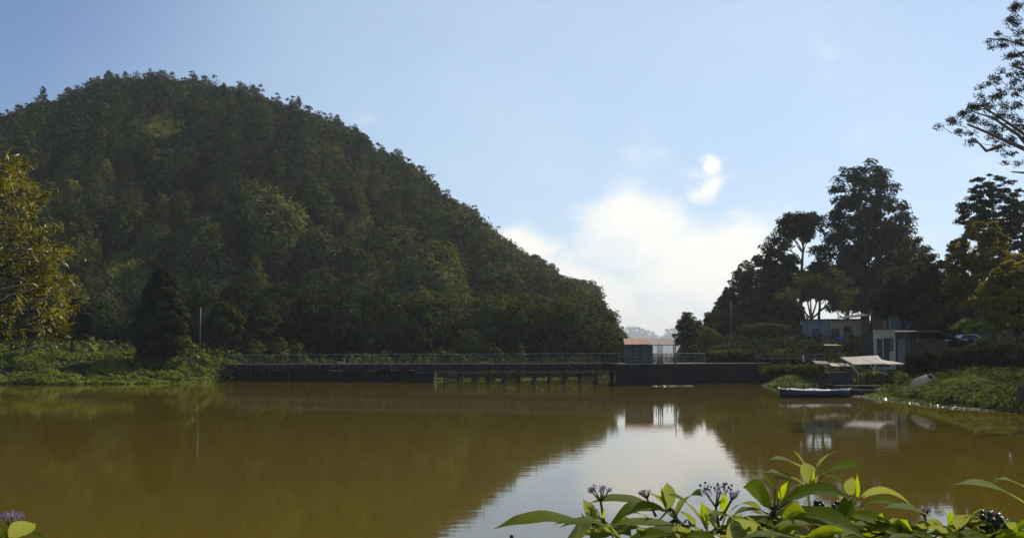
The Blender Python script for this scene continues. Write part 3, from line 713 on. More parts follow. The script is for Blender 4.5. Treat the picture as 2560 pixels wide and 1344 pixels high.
rtree(2490, 438, 112, 84, [(0.62, 0.5), (0.70, 0.95), (0.78, 1.0), (0.86, 0.8), (0.94, 0.6), (1, 0.35)], 'rdark', 'tiered_pine', 'tiered dark pine near the right edge with sky between its layers', nclump=110, rcf=0.125, nleaf=90, lsize=0.2, flat=0.4, trunk_r=0.35, limbs=40, inner=0.2)
rtree(2570, 470, 118, 60, [(0.5, 0.7), (0.65, 1.0), (0.85, 0.8), (1, 0.4)], 'rdark', 'tiered_pine', 'second tiered pine cut by the right edge', nclump=90, rcf=0.14, nleaf=90, lsize=0.2, flat=0.45, trunk_r=0.35, limbs=30, inner=0.2)
rtree(2400, 590, 116, 44, OVAL, 'rdark', 'broadleaf_tree', 'dark tree left below the tiered pine', nclump=90, rcf=0.17, nleaf=90, lsize=0.2, limbs=20)
rtree(2465, 555, 100, 92, [(0.35, 0.85), (0.5, 1.0), (0.75, 0.95), (0.9, 0.6), (1, 0.25)], 'rolive', 'bronze_tree', 'big olive-bronze tree below the tiered pine', nclump=190, rcf=0.11, nleaf=95, lsize=0.2, limbs=30, trunk_r=0.3)
rtree(2545, 650, 84, 100, [(0.38, 0.6), (0.5, 0.95), (0.7, 1.0), (0.88, 0.6), (1, 0.2)], 'rolive', 'bronze_tree', 'nearest bronze-yellow leaved tree at the right edge', nclump=170, rcf=0.11, nleaf=110, lsize=0.17, limbs=30, trunk_r=0.22)
rtree(2440, 770, 108, 50, [(0.75, 1), (0.85, 1), (1, 0.6)], 'lightg', 'sunlit_tree', 'bright green sunlit tree seen through the gap above the white car', nclump=50, rcf=0.2, nleaf=90, lsize=0.16, flat=0.5)
rtree(2436, 792, 82, 44, [(0.72, 0.9), (0.85, 1.0), (1.0, 0.7)], 'cover', 'sunlit_tree', 'low bright yellow-green spray of leaves right above the white car', nclump=40, rcf=0.16, nleaf=70, lsize=0.11, flat=0.4, trunk_r=0.05, limbs=8)
rtree(2385, 700, 105, 46, OVAL, 'rleaf', 'broadleaf_tree', 'dark tree with two stems left of the white car', nclump=90, rcf=0.17, nleaf=80, lsize=0.2, trunks=2, trunk_r=0.2)

# open-branched tree beside the beige house
def open_tree():
    x = Xat(2042, 142); z0 = RZ(x, 142); root = empty('open_branched_tree', (x, 142, z0), 'open tree with fanned bare limbs rising behind the beige house', 'tree')
    k = 142/F; tb = MB(); rg = np.random.default_rng(3)
    def w(px, py, dy=0): return ((px-2042)*k, dy, Zat(py, 142)-z0)
    tb.tube([(0, 0, -0.3), w(2034, 820), w(2030, 798)], [0.32, 0.26, 0.22], 7)
    ends = []
    for (a, b, c_) in (((2030, 798), (2012, 770), (1996, 740)), ((2030, 798), (2022, 760), (2012, 715)), ((2030, 798), (2040, 760), (2052, 710)), ((2030, 798), (2056, 768), (2090, 735)),
                       ((2030, 798), (2034, 755), (2030, 705)), ((2050, 775), (2078, 762), (2105, 758)), ((2042, 755), (2062, 735), (2078, 705))):
        dy = rg.normal()*1.2
        tb.tube([w(*a), w(*b, dy*0.5), w(*c_, dy)], [0.15, 0.1, 0.04], 5, cap=False); ends.append(w(*c_, dy))
        for _ in range(6):
            e = (c_[0]+rg.normal()*14, c_[1]-8+rg.normal()*10); dd = dy+rg.normal(); tb.tube([w(*b, dy*0.5), w(*e, dd)], [0.06, 0.02], 4, cap=False); ends.append(w(*e, dd))
    tb.build('trunk', M['bark'], root, smooth=True)
    C = np.array(ends); Q = cloud_leaves(C, np.ones((len(C), 3))*[1.0, 1.0, 0.5], 60, 0.15, rg)
    link('crown', quads_mesh('crown', Q), M['rleaf'], root)
open_tree()

# big gum tree reaching in from the upper right
def gum():
    d = 60.0; g_ = 60/45; bx = Xat(3200, d); z0 = RZ(bx, d); rg = np.random.default_rng(21)
    root = empty('gum_tree', (bx, d, z0), 'tall airy gum tree whose long limb reaches in at the upper right', 'tree')
    def w(px, py, dy=0):
        p = P(px, py, d); return Vector((p.x-bx, dy, p.z-z0))
    tb = MB()
    tb.tube([(0, 0, -0.5), w(3150, 700), w(3050, 480), w(3000, 250), w(2950, 30), w(2900, -120)], [0.7, 0.6, 0.5, 0.4, 0.27, 0.13], 8)
    limbs = [[(3050, 480), (2850, 460), (2660, 420), (2560, 388), (2500, 366), (2440, 345), (2385, 328)], [(2660, 420), (2590, 350), (2530, 300), (2480, 262), (2450, 268)],
             [(3005, 300), (2820, 300), (2680, 260), (2600, 220), (2540, 190), (2500, 182)], [(2820, 300), (2670, 330), (2590, 310), (2520, 300)], [(2600, 400), (2540, 340), (2470, 300), (2420, 290)],
             [(2990, 200), (2820, 190), (2680, 150), (2600, 110), (2540, 85), (2500, 78)], [(2960, 80), (2800, 70), (2680, 40), (2600, 25), (2535, 22)], [(2600, 400), (2570, 430), (2540, 425)], [(2500, 366), (2460, 380), (2425, 352)], [(2600, 110), (2560, 130), (2530, 135)]]
    for i, l in enumerate(limbs):
        n = len(l); r0 = (0.17 if i in (0, 2) else 0.09)*g_
        tb.tube([w(a, b, (0.3*j)*(1 if i % 2 else -1)) for j, (a, b) in enumerate(l)], [r0*(1-0.8*j/(n-1))+0.012 for j in range(n)], 6, cap=False)
    cl = [(2357, 312), (2372, 300), (2390, 292), (2405, 280), (2422, 272), (2440, 268), (2455, 280), (2432, 300), (2470, 300), (2450, 262), (2468, 252), (2478, 228), (2475, 205), (2492, 196), (2512, 182), (2530, 185), (2500, 232), (2520, 225),
          (2545, 200), (2560, 185), (2548, 235), (2570, 225), (2500, 265), (2525, 270), (2550, 270), (2575, 270), (2490, 295), (2510, 310), (2535, 310), (2560, 315), (2460, 325), (2480, 338), (2500, 345), (2525, 345), (2548, 350), (2565, 350), (2440, 340), (2415, 320),
          (2500, 372), (2540, 385), (2560, 400), (2475, 318), (2440, 285), (2555, 160), (2545, 165),
          (2500, 78), (2515, 92), (2508, 110), (2530, 72), (2540, 120), (2550, 140), (2535, 132), (2560, 105), (2560, 75), (2530, 22), (2545, 12), (2558, 30), (2560, 5), (2548, 45), (2600, 300), (2600, 220), (2620, 360), (2600, 120), (2600, 30), (2640, 160), (2640, 280)]
    C = []; 
    for (a, b) in cl:
        for _ in range(2):
            C.append(w(a+rg.normal()*7, b+rg.normal()*6, rg.normal()*0.9))
        t = w(a, b+12, 0)
        if rg.random() < 0.7: tb.tube([w(a+30+rg.normal()*8, b+22, rg.normal()*0.3), w(a, b, rg.normal()*0.3)], [0.028, 0.01], 4, cap=False)
    tb.tube([w(2500, 366), w(2440, 358), w(2412, 354)], [0.02, 0.015, 0.006], 4)
    C = np.array(C); s = (0.16+0.12*rg.random((len(C), 1)))*g_
    Q = cloud_leaves(C, np.concatenate([s*1.2, s*1.2, s*0.75], 1), 85, 0.078, rg, droop=0.8, aspect=0.35)
    tb.build('trunk', M['barkp'], root, smooth=True)
    link('crown', quads_mesh('crown', Q), M['euc'], root)
gum()

# ------------------------------------------------------------------ left bank cover, pole, young tree
def px_of(x, y): return 1280 + x/y*F*math.cos(PITCH)
def left_cover():
    rg = np.random.default_rng(31); C = []
    while len(C) < 2600:
        px = rg.uniform(-60, 640); sh = np.interp(px, SHORE[:, 0], SHORE[:, 1])
        off = rg.uniform(-0.6, 22)*(rg.random()**0.25); y = sh+off; x = Xat(px, y)
        z = HZ(x, y)
        if z < -0.15: continue
        m = mnoise.noise(Vector((x*0.35, y*0.35, 1.0)))
        if px > 520 and rg.random() < 0.5: continue
        m = mnoise.fractal(Vector((x*0.22, y*0.22, 1.0)), 0.9, 2.0, 3)*1.2
        if m < -0.08 and off > 1.5 and rg.random() < 0.85: continue  # gaps bare the dark ground, standing in for shadow between the mounds
        C.append((x, y, max(z, 0)+0.05+0.55*max(m, 0), 0.22+0.62*max(m+0.1, 0.03)))
    C = np.array(C)
    Q = cloud_leaves(C[:, :3], np.stack([C[:, 3]*1.0, C[:, 3]*1.0, C[:, 3]*0.8], 1), 46, 0.11, rg, updir=0.5, spread=0.4, shell=0.25)
    tag(link('bank_weeds', quads_mesh('bank_weeds', Q), M['cover']), 'lumpy green weeds covering the sunlit left bank', 'weeds', kind='stuff')
left_cover()
def shore_scrub():
    """scrub, pale floating weeds and litter along the waterline behind the footbridge"""
    rg = np.random.default_rng(33); C = []; D = []
    for _ in range(1900):
        px = rg.uniform(560, 1530); sh = np.interp(px, SHORE[:, 0], SHORE[:, 1]); y = sh+rg.uniform(-0.3, 14); x = Xat(px, y); z = max(HZ(x, y), 0)
        m = mnoise.noise(Vector((x*0.2, y*0.2, 4.0)))
        if m < -0.35: continue
        C.append((x, y, z+0.3, 0.5+0.9*max(m, 0)))
    C = np.array(C); Q = cloud_leaves(C[:, :3], np.stack([C[:, 3]]*2+[C[:, 3]*0.9], 1), 46, 0.13, rg)
    tag(link('shore_scrub', quads_mesh('shore_scrub', Q), M['rdark']), 'dark scrub along the waterline behind the footbridge', 'scrub', kind='stuff')
    for (a, b, n) in ((440, 600, 60), (660, 700, 10), (720, 800, 16), (830, 850, 6), (860, 880, 8), (900, 930, 8), (980, 1020, 14), (1085, 1110, 26), (1150, 1175, 14), (1195, 1210, 8), (1240, 1262, 8), (1305, 1330, 12), (1345, 1370, 12), (1380, 1405, 10), (1420, 1440, 12)):
        for _ in range(n):
            px = rg.uniform(a, b); y = np.interp(px, SHORE[:, 0], SHORE[:, 1])+rg.uniform(-1.2, 0.2); D.append((Xat(px, y), y, 0.08+0.16*rg.random()*(1085 < px < 1210)))
    D = np.array(D); Q = cloud_leaves(D, np.ones((len(D), 3))*[0.32, 0.3, 0.10], 14, 0.07, rg, updir=1.0)
    tag(link('floating_weeds', quads_mesh('floating_weeds', Q), M['reed']), 'bright patches of floating weed at the waterline under the footbridge', 'weeds', kind='stuff')
shore_scrub()

for i, (px, top, hw, d, mt, lab) in enumerate([(640, 845, 26, 128, 'olive', 'small pale shrub behind the left end of the footbridge'), (700, 838, 22, 130, 'olive', 'twin-headed pale shrub behind the left end of the footbridge'),
     (740, 850, 20, 132, 'forest', 'low shrub between the pale ones behind the footbridge'), (1120, 874, 12, 127, 'lightg', 'small round bright green bush just above the footbridge rail'),
     (1302, 858, 15, 128, 'olive', 'upright olive bush above the footbridge rail'), (1245, 868, 14, 130, 'forest', 'bush left of the upright olive one above the footbridge rail'),
     (1520, 862, 18, 150, 'olive', 'bush at the right end of the footbridge beside the hut'), (505, 880, 22, 122, 'cover', 'bushy weeds around the foot of the tall bare pole'),
     (440, 900, 22, 116, 'cover', 'yellow-green shrub on the left bank below the young tree')]):
    x = Xat(px, d); z = max(HZ(x, d), 0); H = max(Zat(top, d)-z, 0.8); R = hw/F*d
    make_tree('bush', H, [(0.15, R*0.8), (0.5, R), (0.85, R*0.7), (1, R*0.3)], 26, R*0.42, 60, 0.13, M[mt], M['bark'], 300+i, lab, 'bush', None, (x, d, z-0.05), trunk_r=0.05, limbs=6)

def young_tree():
    d = 111.5; x = Xat(470, d); z = HZ(x, d); root = empty('young_tree', (x, d, z), 'young big-leaved tree catching the sun on the left bank beside the pole', 'tree')
    rg = np.random.default_rng(8); H = Zat(850, d)-z; tb = MB(); tb.tube([(0, 0, -0.2), (0.05, 0, H*0.5), (0, 0, H*0.9)], [0.07, 0.05, 0.03], 6)
    tips = [(0, 0, H), (0.55, 0.1, H*0.85), (-0.6, 0, H*0.72), (0.75, -0.1, H*0.6), (-0.35, 0.2, H*0.9), (0.3, 0, H*0.68), (-0.7, 0, H*0.5), (0.6, 0, H*0.42)]
    for t in tips: tb.tube([(0, 0, t[2]*0.62), (t[0]*0.7, t[1], t[2]*0.86), t], [0.03, 0.022, 0.012], 4)
    tb.build('trunk', M['barkp'], root)
    Q = cloud_leaves(tips, np.ones((8, 3))*[0.42, 0.42, 0.3], 50, 0.24, rg, aspect=0.6)
    link('crown', quads_mesh('crown', Q), M['cover'], root)
young_tree()
def pole(px, top, d, z0, r, mat, name, label, arm=None):
    x = Xat(px, d); b = MB(); h = Zat(top, d)-z0
    root = empty(name, (x, d, z0), label, 'pole')
    b.tube([(0, 0, -0.5), (0, 0, h*0.5), (0, 0, h)], [r, r*0.9, r*0.75], 8); b.build('shaft', mat, root, smooth=True)
    c = MB(); c.tube([(0, 0, h), (0, 0, h+0.04)], [r*1.1, r*0.9], 8); c.build('cap', mat, root)
    if arm:
        a = MB(); a.box((arm/2-0.1, 0, h-0.25), (arm, 0.05, 0.06)); a.build('crossarm', mat, root)
    return root
pole(499, 768, 119, HZ(Xat(499, 119), 119), 0.065, M['steel'], 'tall_pole', 'tall bare grey pole standing at the left end of the footbridge')
pole(1829, 752, 116, 2.1, 0.06, M['steel'], 'tall_pole', 'tall thin pole behind the dark wall in front of the grove', arm=None)
pole(1688, 838, 103.6, 2.1, 0.075, M['steel'], 'lamp_post', 'dark post at the right corner of the hut roof', arm=0.9)
pole(2098, 772, 139, RZ(Xat(2098, 139), 139), 0.05, M['steel'], 'aerial_pole', 'thin aerial pole behind the roof of the beige house')

# ------------------------------------------------------------------ footbridge
def bridge():
    A = Vector((Xat(575, 117), 117, 1.92)); B = Vector((Xat(1548, 108), 108, 2.12))
    L_ = (B-A).length; dirv = (B-A).normalized(); ang = math.atan2(dirv.y, dirv.x)
    root = empty('footbridge', (A.x, A.y, 0), 'long low footbridge with pipe railings crossing in front of the hill', 'bridge', rz=ang)
    slope = (B.z-A.z)/L_
    zd = lambda s: A.z+slope*s
    def bar(name, s0, s1, dy, dz, w_, h_, mat, parent=root):
        b = MB(); n = 12
        for e in (0, 1): pass
        v = []
        for s in (s0, s1):
            for (yy, zz) in ((-w_/2, -h_/2), (w_/2, -h_/2), (w_/2, h_/2), (-w_/2, h_/2)): v.append((s, dy+yy, zd(s)+dz+zz))
        b.add(v, [(0, 1, 2, 3), (7, 6, 5, 4), (0, 4, 5, 1), (1, 5, 6, 2), (2, 6, 7, 3), (3, 7, 4, 0)]); return b.build(name, mat, parent)
    # slabs with open joints
    ns = 22; sl = L_/ns
    for i in range(ns): bar('deck_slab', i*sl+0.015, (i+1)*sl-0.015, 0, -0.06, 1.5, 0.12, M['deckc'])
    for dy in (-0.62, 0.62): bar('girder', 0, L_, dy, -0.42, 0.18, 0.60, M['stone'])
    # railings both sides
    npst = 44
    for dy in (-0.72, 0.72):
        rail = bar('top_rail', 0, L_, dy, 0.98, 0.042, 0.042, M['steelp'])
        bar('mid_rail', 0, L_, dy, 0.52, 0.034, 0.034, M['steel']); bar('low_rail', 0, L_, dy, 0.22, 0.034, 0.034, M['deckc'] if dy < 0 else M['steel'])
        pm = None
        for i in range(npst+1):
            s = 0.15+i*(L_-0.3)/npst
            if dy > 0 and i % 2: continue
            if pm is None:
                b = MB(); b.tube([(0, 0, 0), (0, 0, 0.98)], 0.032, 6); pm = b.mesh('rail_post')
            o = link('rail_post', pm, M['stone'] if dy < 0 else M['steel'], root, (s, dy, zd(s)))
    # stout pier
    b = MB(); s = (Xat(1065, 111.5)-A.x)/dirv.x; b.box((s, 0, 0.35), (1.9, 1.9, 2.5), taper=0.86); b.build('main_pier', M['stone'], root)
    # trestle legs
    legm = MB(); legm.tube([(0, 0, -1.6), (0, 0, 1.55)], [0.11, 0.1], 7); lm = legm.mesh('pier_leg')
    capm = MB(); capm.box((0, 0, 0), (0.26, 1.7, 0.22)); cm = capm.mesh('crossbeam')
    for px in (620, 668, 716, 765, 815, 866, 915, 962, 1008, 1115, 1152, 1188, 1222, 1262, 1296, 1335, 1372, 1410, 1450, 1490, 1528):
        s = (Xat(px, np.interp(px, [575, 1548], [117, 108]))-A.x)/dirv.x
        for dy in (-0.6, 0.6): link('pier_leg', lm, M['stone'], root, (s, dy, 0))
        link('crossbeam', cm, M['stone'], root, (s, 0, zd(s)-0.66))
    for px in (1262, 1335, 1410, 1490):
        s = (Xat(px, np.interp(px, [575, 1548], [117, 108]))-A.x)/dirv.x
        bb = MB(); bb.box((s, -0.6, 0.05), (0.55, 0.55, 0.5), taper=0.8); bb.build('footing', M['stone'], root)
    # lower walkway beam and brackets
    bar('lower_beam', L_*0.5, L_*0.985, -0.95, -0.95, 0.12, 0.08, M['concrete'])
    for i in range(26):
        s = 1.2+i*1.62
        if s > L_*0.98: break
        bb = MB(); bb.tube([(s, -0.78, zd(s)-0.1), (s+0.14, -0.86, zd(s)-0.42)], 0.04, 5); bb.build('bracket', M['deckc'], root)
bridge()
def gap_fill():  # wall added to darken the gaps between the bridge legs
    b = MB(); n = 40; v = []; rg = np.random.default_rng(17)
    for i in range(n+1):
        px = 585+(1052-585)*i/n; d = np.interp(px, [575, 1548], [117, 108])+1.3; x = Xat(px, d); t = 1.25+rg.uniform(-0.12, 0.12)
        v += [(x, d+rg.uniform(-0.08, 0.08), -1.5), (x, d, t), (x, d+0.7, t+0.03), (x, d+0.7, -1.5)]
    b.add(v, [f for i in range(n) for f in ((4*i, 4*i+4, 4*i+5, 4*i+1), (4*i+1, 4*i+5, 4*i+6, 4*i+2), (4*i+2, 4*i+6, 4*i+7, 4*i+3))])
    tag(b.build('gap_fill_wall', M['stone']), 'rough dark wall added to darken the gaps under the left half of the footbridge', 'wall')
gap_fill()
# slanting beam beside the wall
b = MB(); b.tube([P(1496, 917, 106.2), P(1556, 880, 105.6)], [0.11, 0.09], 6)
tag(b.build('slanting_beam', M['wood']), 'long wooden beam leaning against the right end of the footbridge', 'beam')

# ------------------------------------------------------------------ sluice wall, hut, railing
def sluice():
    root = empty('sluice_wall', (Xat(1700, 104), 104, 0), 'massive dark retaining wall at the water below the hut', 'wall')
    o = Vector(root.location)
    def prism(name, pts, z0, z1, mat):
        """pts: footprint (x,y)"""
        b = MB(); n = len(pts); v = [(p[0]-o.x, p[1]-o.y, z0) for p in pts]+[(p[0]-o.x, p[1]-o.y, z1) for p in pts]
        b.add(v, [tuple(range(n-1, -1, -1)), tuple(range(n, 2*n))]+[(i, (i+1) % n, n+(i+1) % n, n+i) for i in range(n)]); return b.build(name, mat, root)
    X = lambda px, d: Xat(px, d)
    # stone courses of the face: panels with recessed joints
    path = [(1539, 100.5), (1640, 101.5), (1730, 105.0), (1880, 108.5), (1925, 109.5)]
    prism('wall_core', [(X(p, d)+0.0, d+0.15) for p, d in path]+[(X(1925, 113), 113.5), (X(1539, 110)+0.3, 110.5)], -2.0, 2.0, M['stone'])
    rg = np.random.default_rng(2)
    for (p0, d0), (p1, d1) in zip(path[:-1], path[1:]):
        a = Vector((X(p0, d0), d0, 0)); c = Vector((X(p1, d1), d1, 0)); ln = (c-a).length; n = max(1, round(ln/1.15)); dv = (c-a)/n; ang = math.atan2(dv.y, dv.x)
        for r in range(3):
            for i in range(n):
                m = a+dv*(i+0.5); h = 0.72; bb = MB(); bb.box((m.x-o.x, m.y-o.y+0.05-rg.random()*0.03, -0.25+0.36+r*0.75), (dv.length-0.03, 0.3, h-0.02), rz=ang)
                bb.build('wall_block', M['stone'], root)
        bb = MB(); m = (a+c)/2; bb.box((m.x-o.x, m.y-o.y+0.35, 2.04), (ln, 0.95, 0.08), rz=ang); bb.build('coping', M['concrete'], root)
    prism('top_slab', [(X(1542, 101.4), 101.6), (X(1760, 106.4), 106.6), (X(1925, 110), 110.2), (X(1925, 113), 113.4), (X(1542, 110), 110.4)], 2.004, 2.10, M['deckc'])
sluice()

def hut():
    d = 104.0; zf = 2.104
    x0, x1 = Xat(1568, d), Xat(1632, d); xr = Xat(1688, d); cx = (x0+x1)/2
    root = empty('sluice_hut', (cx, d, zf), 'small grey hut with half rusty half cream sheet roof on the wall', 'hut')
    wz = Zat(861, d)-zf; W = x1-x0; D = 2.4
    def wall(c, s): b = MB(); b.box(c, s); b.build('wall', M['hutw'], root)
    wall((0, 0, wz/2), (W, 0.12, wz)); wall((0, D, wz/2+0.2), (W, 0.12, wz+0.4)); wall((-W/2+0.06, D/2, wz/2), (0.12, D-0.13, wz)); wall((W/2-0.06, D/2, wz/2), (0.12, D-0.13, wz))
    b = MB(); b.box((W*0.02, -0.075, wz*0.48), (0.04, 0.03, wz*0.95)); b.box((-W*0.28, -0.075, wz*0.48), (0.04, 0.03, wz*0.95)); b.build('batten', M['stone'], root)
    b = MB(); b.box((-W*0.13, -0.085, wz*0.44), (W*0.26, 0.05, wz*0.86)); dd = b.build('door', M['hutw'], root)
    # corrugated sheets, roof rising away from the water
    ex0 = Xat(1560, d)-cx; ex1 = xr-cx+0.05; n = 6; sw = (ex1-ex0)/n
    za = wz+0.03; zb = Zat(846, d+2.9)-zf
    for i in range(n):
        b = MB(); k = 14; v = []; skew = 0.24*(1-i/n)
        for j in range(k+1):
            x = ex0+i*sw+sw*j/k*0.995; zz = 0.025*math.sin(j*math.pi)*0+0.022*(1 if j % 2 else -1)
            v += [(x, -0.35, za+zz+0.004*i), (x+skew*(1-j/k*0), 2.9, zb+zz+0.004*i)]
        f = [(2*j, 2*j+2, 2*j+3, 2*j+1) for j in range(k)]
        b.add(v, f); o = b.build('roof_sheet', M['rust'] if i < 3 else M['cream'], root)
        md = o.modifiers.new('thick', 'SOLIDIFY'); md.thickness = 0.012
        if i == 0: o['label'] = 'rusty corrugated roof sheet'
        if i == 3: o['label'] = 'cream translucent roof sheet'
    b = MB(); b.box(((ex0+ex1)/2, -0.30, za-0.07), (ex1-ex0-0.05, 0.06, 0.07)); b.build('eaves_beam', M['wood'], root)
    b = MB(); b.box(((ex0+ex1)/2+0.1, 2.7, zb-0.12), (ex1-ex0-0.2, 0.06, 0.07)); b.build('ridge_beam', M['wood'], root)
    for px, dy, hh in ((1645, -0.2, za-0.1), (1650, 2.6, zb-0.16), (1684, 2.6, zb-0.16), (1655, -0.15, za-0.1)):
        b = MB(); b.tube([(0, 0, 0), (0, 0, hh)], 0.045, 6); b.build('shelter_post', M['wood'], root, (Xat(px, d+dy)-cx, dy, 0))
hut()
def valve(px, d, h, label):
    x = Xat(px, d); root = empty('sluice_valve', (x, d, 2.1), label, 'valve')
    b = MB(); b.tube([(0, 0, 0), (0, 0, h)], [0.09, 0.06], 7); b.box((0, 0, 0.1), (0.3, 0.3, 0.2)); b.build('spindle', M['steel'], root)
    b = MB(); pts = [(0.2*math.cos(t), 0.2*math.sin(t), h) for t in np.linspace(0, 2*math.pi, 13)]; b.tube(pts, 0.022, 5, cap=False); b.box((0, 0, h), (0.38, 0.03, 0.03)); b.build('handwheel', M['rust'], root)
valve(1646, 102.6, 0.75, 'sluice hand wheel right beside the hut wall'); valve(1654, 102.9, 0.85, 'sluice hand wheel under the middle of the cream roof')

def railing(name, label, pts, zb, posts, heights, mat, h=1.0):
    """pts: list of (px,d) run"""
    a = Vector((Xat(*pts[0]), pts[0][1], zb)); root = empty(name, a, label, 'railing')
    W = [Vector((Xat(p, d), d, zb))-a for p, d in pts]
    for hh in heights:
        b = MB(); b.tube([w_+Vector((0, 0, hh)) for w_ in W], 0.028, 6); b.build('rail', mat, root)
    seg = [(W[i+1]-W[i]).length for i in range(len(W)-1)]; tot = sum(seg)
    for k in range(posts):
        s = tot*k/(posts-1)
        for i, L_ in enumerate(seg):
            if s <= L_+1e-6: p = W[i].lerp(W[i+1], min(s/L_, 1)); break
            s -= L_
        b = MB(); b.tube([(0, 0, 0), (0, 0, h)], 0.035, 6); b.build('rail_post', mat, root, p)
railing('water_railing', 'dark pipe railing along the wall edge in front of the hut', [(1546, 101.9), (1640, 102.2)], 2.1, 4, (0.95, 0.62, 0.30), M['steel'])
railing('water_railing', 'green-grey pipe railing on the wall between the post and the hedge', [(1690, 103.9), (1762, 106.9)], 2.1, 4, (0.98, 0.66, 0.34), M['steel'])
railing('back_railing', 'low railing at the back of the open shelter', [(1634, 109.6), (1688, 109.9)], 2.1, 6, (0.95, 0.5), M['steel'])
railing('bank_railing', 'low railing along the right bank above the stone face', [(1890, 111), (2060, 104.5)], 2.15, 9, (0.45, 0.8), M['concrete'], h=0.82)

# hedge and terraces on the right bank
def hedge(name, pts, h, w_, mat, label, n, leaf=0.12, seed=1, per=40):
    rg = np.random.default_rng(seed); C = []
    for _ in range(n):
        t = rg.random()*(len(pts)-1); i = int(t); u = t-i
        px = pts[i][0]*(1-u)+pts[i+1][0]*u; d = pts[i][1]*(1-u)+pts[i+1][1]*u+rg.uniform(-w_/2, w_/2); z = pts[i][2]*(1-u)+pts[i+1][2]*u
        C.append((Xat(px, d), d, z+rg.random()*h))
    Q = cloud_leaves(C, np.ones((len(C), 3))*0.3, per, leaf, rg)
    return link(name, quads_mesh(name, Q), M[mat])
tag(hedge('hedge', [(1768, 110, 2.1), (1910, 113, 2.1)], 1.1, 1.2, 'rleaf', '', 260), 'clipped low hedge on top of the dark wall right of the railing', 'hedge')
tag(hedge('shrubbery', [(1850, 122, 3.2), (2010, 124, 3.4), (2080, 122, 3.3), (2180, 112, 2.6)], 1.1, 3, 'rdark', '', 420, seed=2), 'dark shrubs below the beige house', 'shrubs', kind='stuff')
tag(hedge('grass_bank', [(1790, 121, 3.2), (1860, 124, 3.6), (1990, 130, 4.2)], 0.7, 5, 'lightg', '', 260, leaf=0.14, seed=3), 'pale grass on the slope behind the hedge', 'grass', kind='stuff')
tag(hedge('thicket', [(2270, 86, 1.4), (2360, 82, 1.6), (2440, 78, 2.0), (2600, 70, 2.0)], 1.6, 6, 'rdark', '', 900, leaf=0.13, seed=4, per=60), 'dark thicket behind the floating weeds at the right', 'thicket', kind='stuff')
tag(hedge('car_hedge', [(2375, 93, 2.2), (2480, 91, 2.3)], 2.0, 1.5, 'rdark', '', 200, seed=11), 'dark hedge hiding the lower half of the white car', 'hedge')
tag(hedge('slope_scrub', [(1900, 106, 0.9), (1990, 102, 1.0), (2060, 98, 1.2)], 0.8, 3, 'rleaf', '', 240, seed=6), 'dark scrub on the stone face right of the retaining wall', 'scrub', kind='stuff')
tag(hedge('slope_weeds', [(2160, 86, 0.9), (2230, 84, 0.9), (2270, 82, 0.8)], 0.5, 3, 'cover', '', 200, seed=7), 'mixed weeds on the bank behind the boats', 'weeds', kind='stuff')
def bank_floor():
    rg = np.random.default_rng(43); C = []
    while len(C) < 5200:
        d = rg.uniform(48, 124); s_ = rg.uniform(0.3, 26); x = np.interp(d, RSH[:, 0], RSH[:, 1])+s_; px = px_of(x, d)
        if px > 2640 or px < 1780: continue
        if s_ > 7 and rg.random() < 0.3: continue
        C.append((x, d, RZ(x, d)+0.1+0.25*rg.random()))
    Q = cloud_leaves(C, np.ones((len(C), 3))*[0.5, 0.5, 0.3], 24, 0.12, rg)  # dark leaves also stand in for the shade of the trees overhead
    tag(link('bank_scrub', quads_mesh('bank_scrub', Q), M['rleaf']), 'low scrub covering the right bank, dark leaves standing in for tree shade', 'scrub', kind='stuff')
bank_floor()
def grove_floor():
    rg = np.random.default_rng(41); C = []
    while len(C) < 2600:
        d = rg.uniform(108, 200); px = rg.uniform(1660, 2700); x = Xat(px, d)
        if right_z(np.array([x]), np.array([d]))[0] < 1.0: continue
        C.append((x, d, RZ(x, d)+0.5+rg.random()*1.2*(d > 150)))
    Q = cloud_leaves(C, np.ones((len(C), 3))*[1.0, 1.0, 0.8], 26, 0.22, rg)
    tag(link('grove_undergrowth', quads_mesh('grove_undergrowth', Q), M['rdark']), 'dark undergrowth between the trunks of the right-hand grove', 'undergrowth', kind='stuff')
grove_floor()
b = MB(); b.tube([(0, 0, 0), (0, 0, 0.5)], [0.09, 0.07], 8); b.ball((0, 0, 0.54), 0.1)
tag(b.build('marker_post', M['white'], loc=(Xat(2008, 106), 106, 2.25)), 'small white marker post on the path of the right bank', 'post')

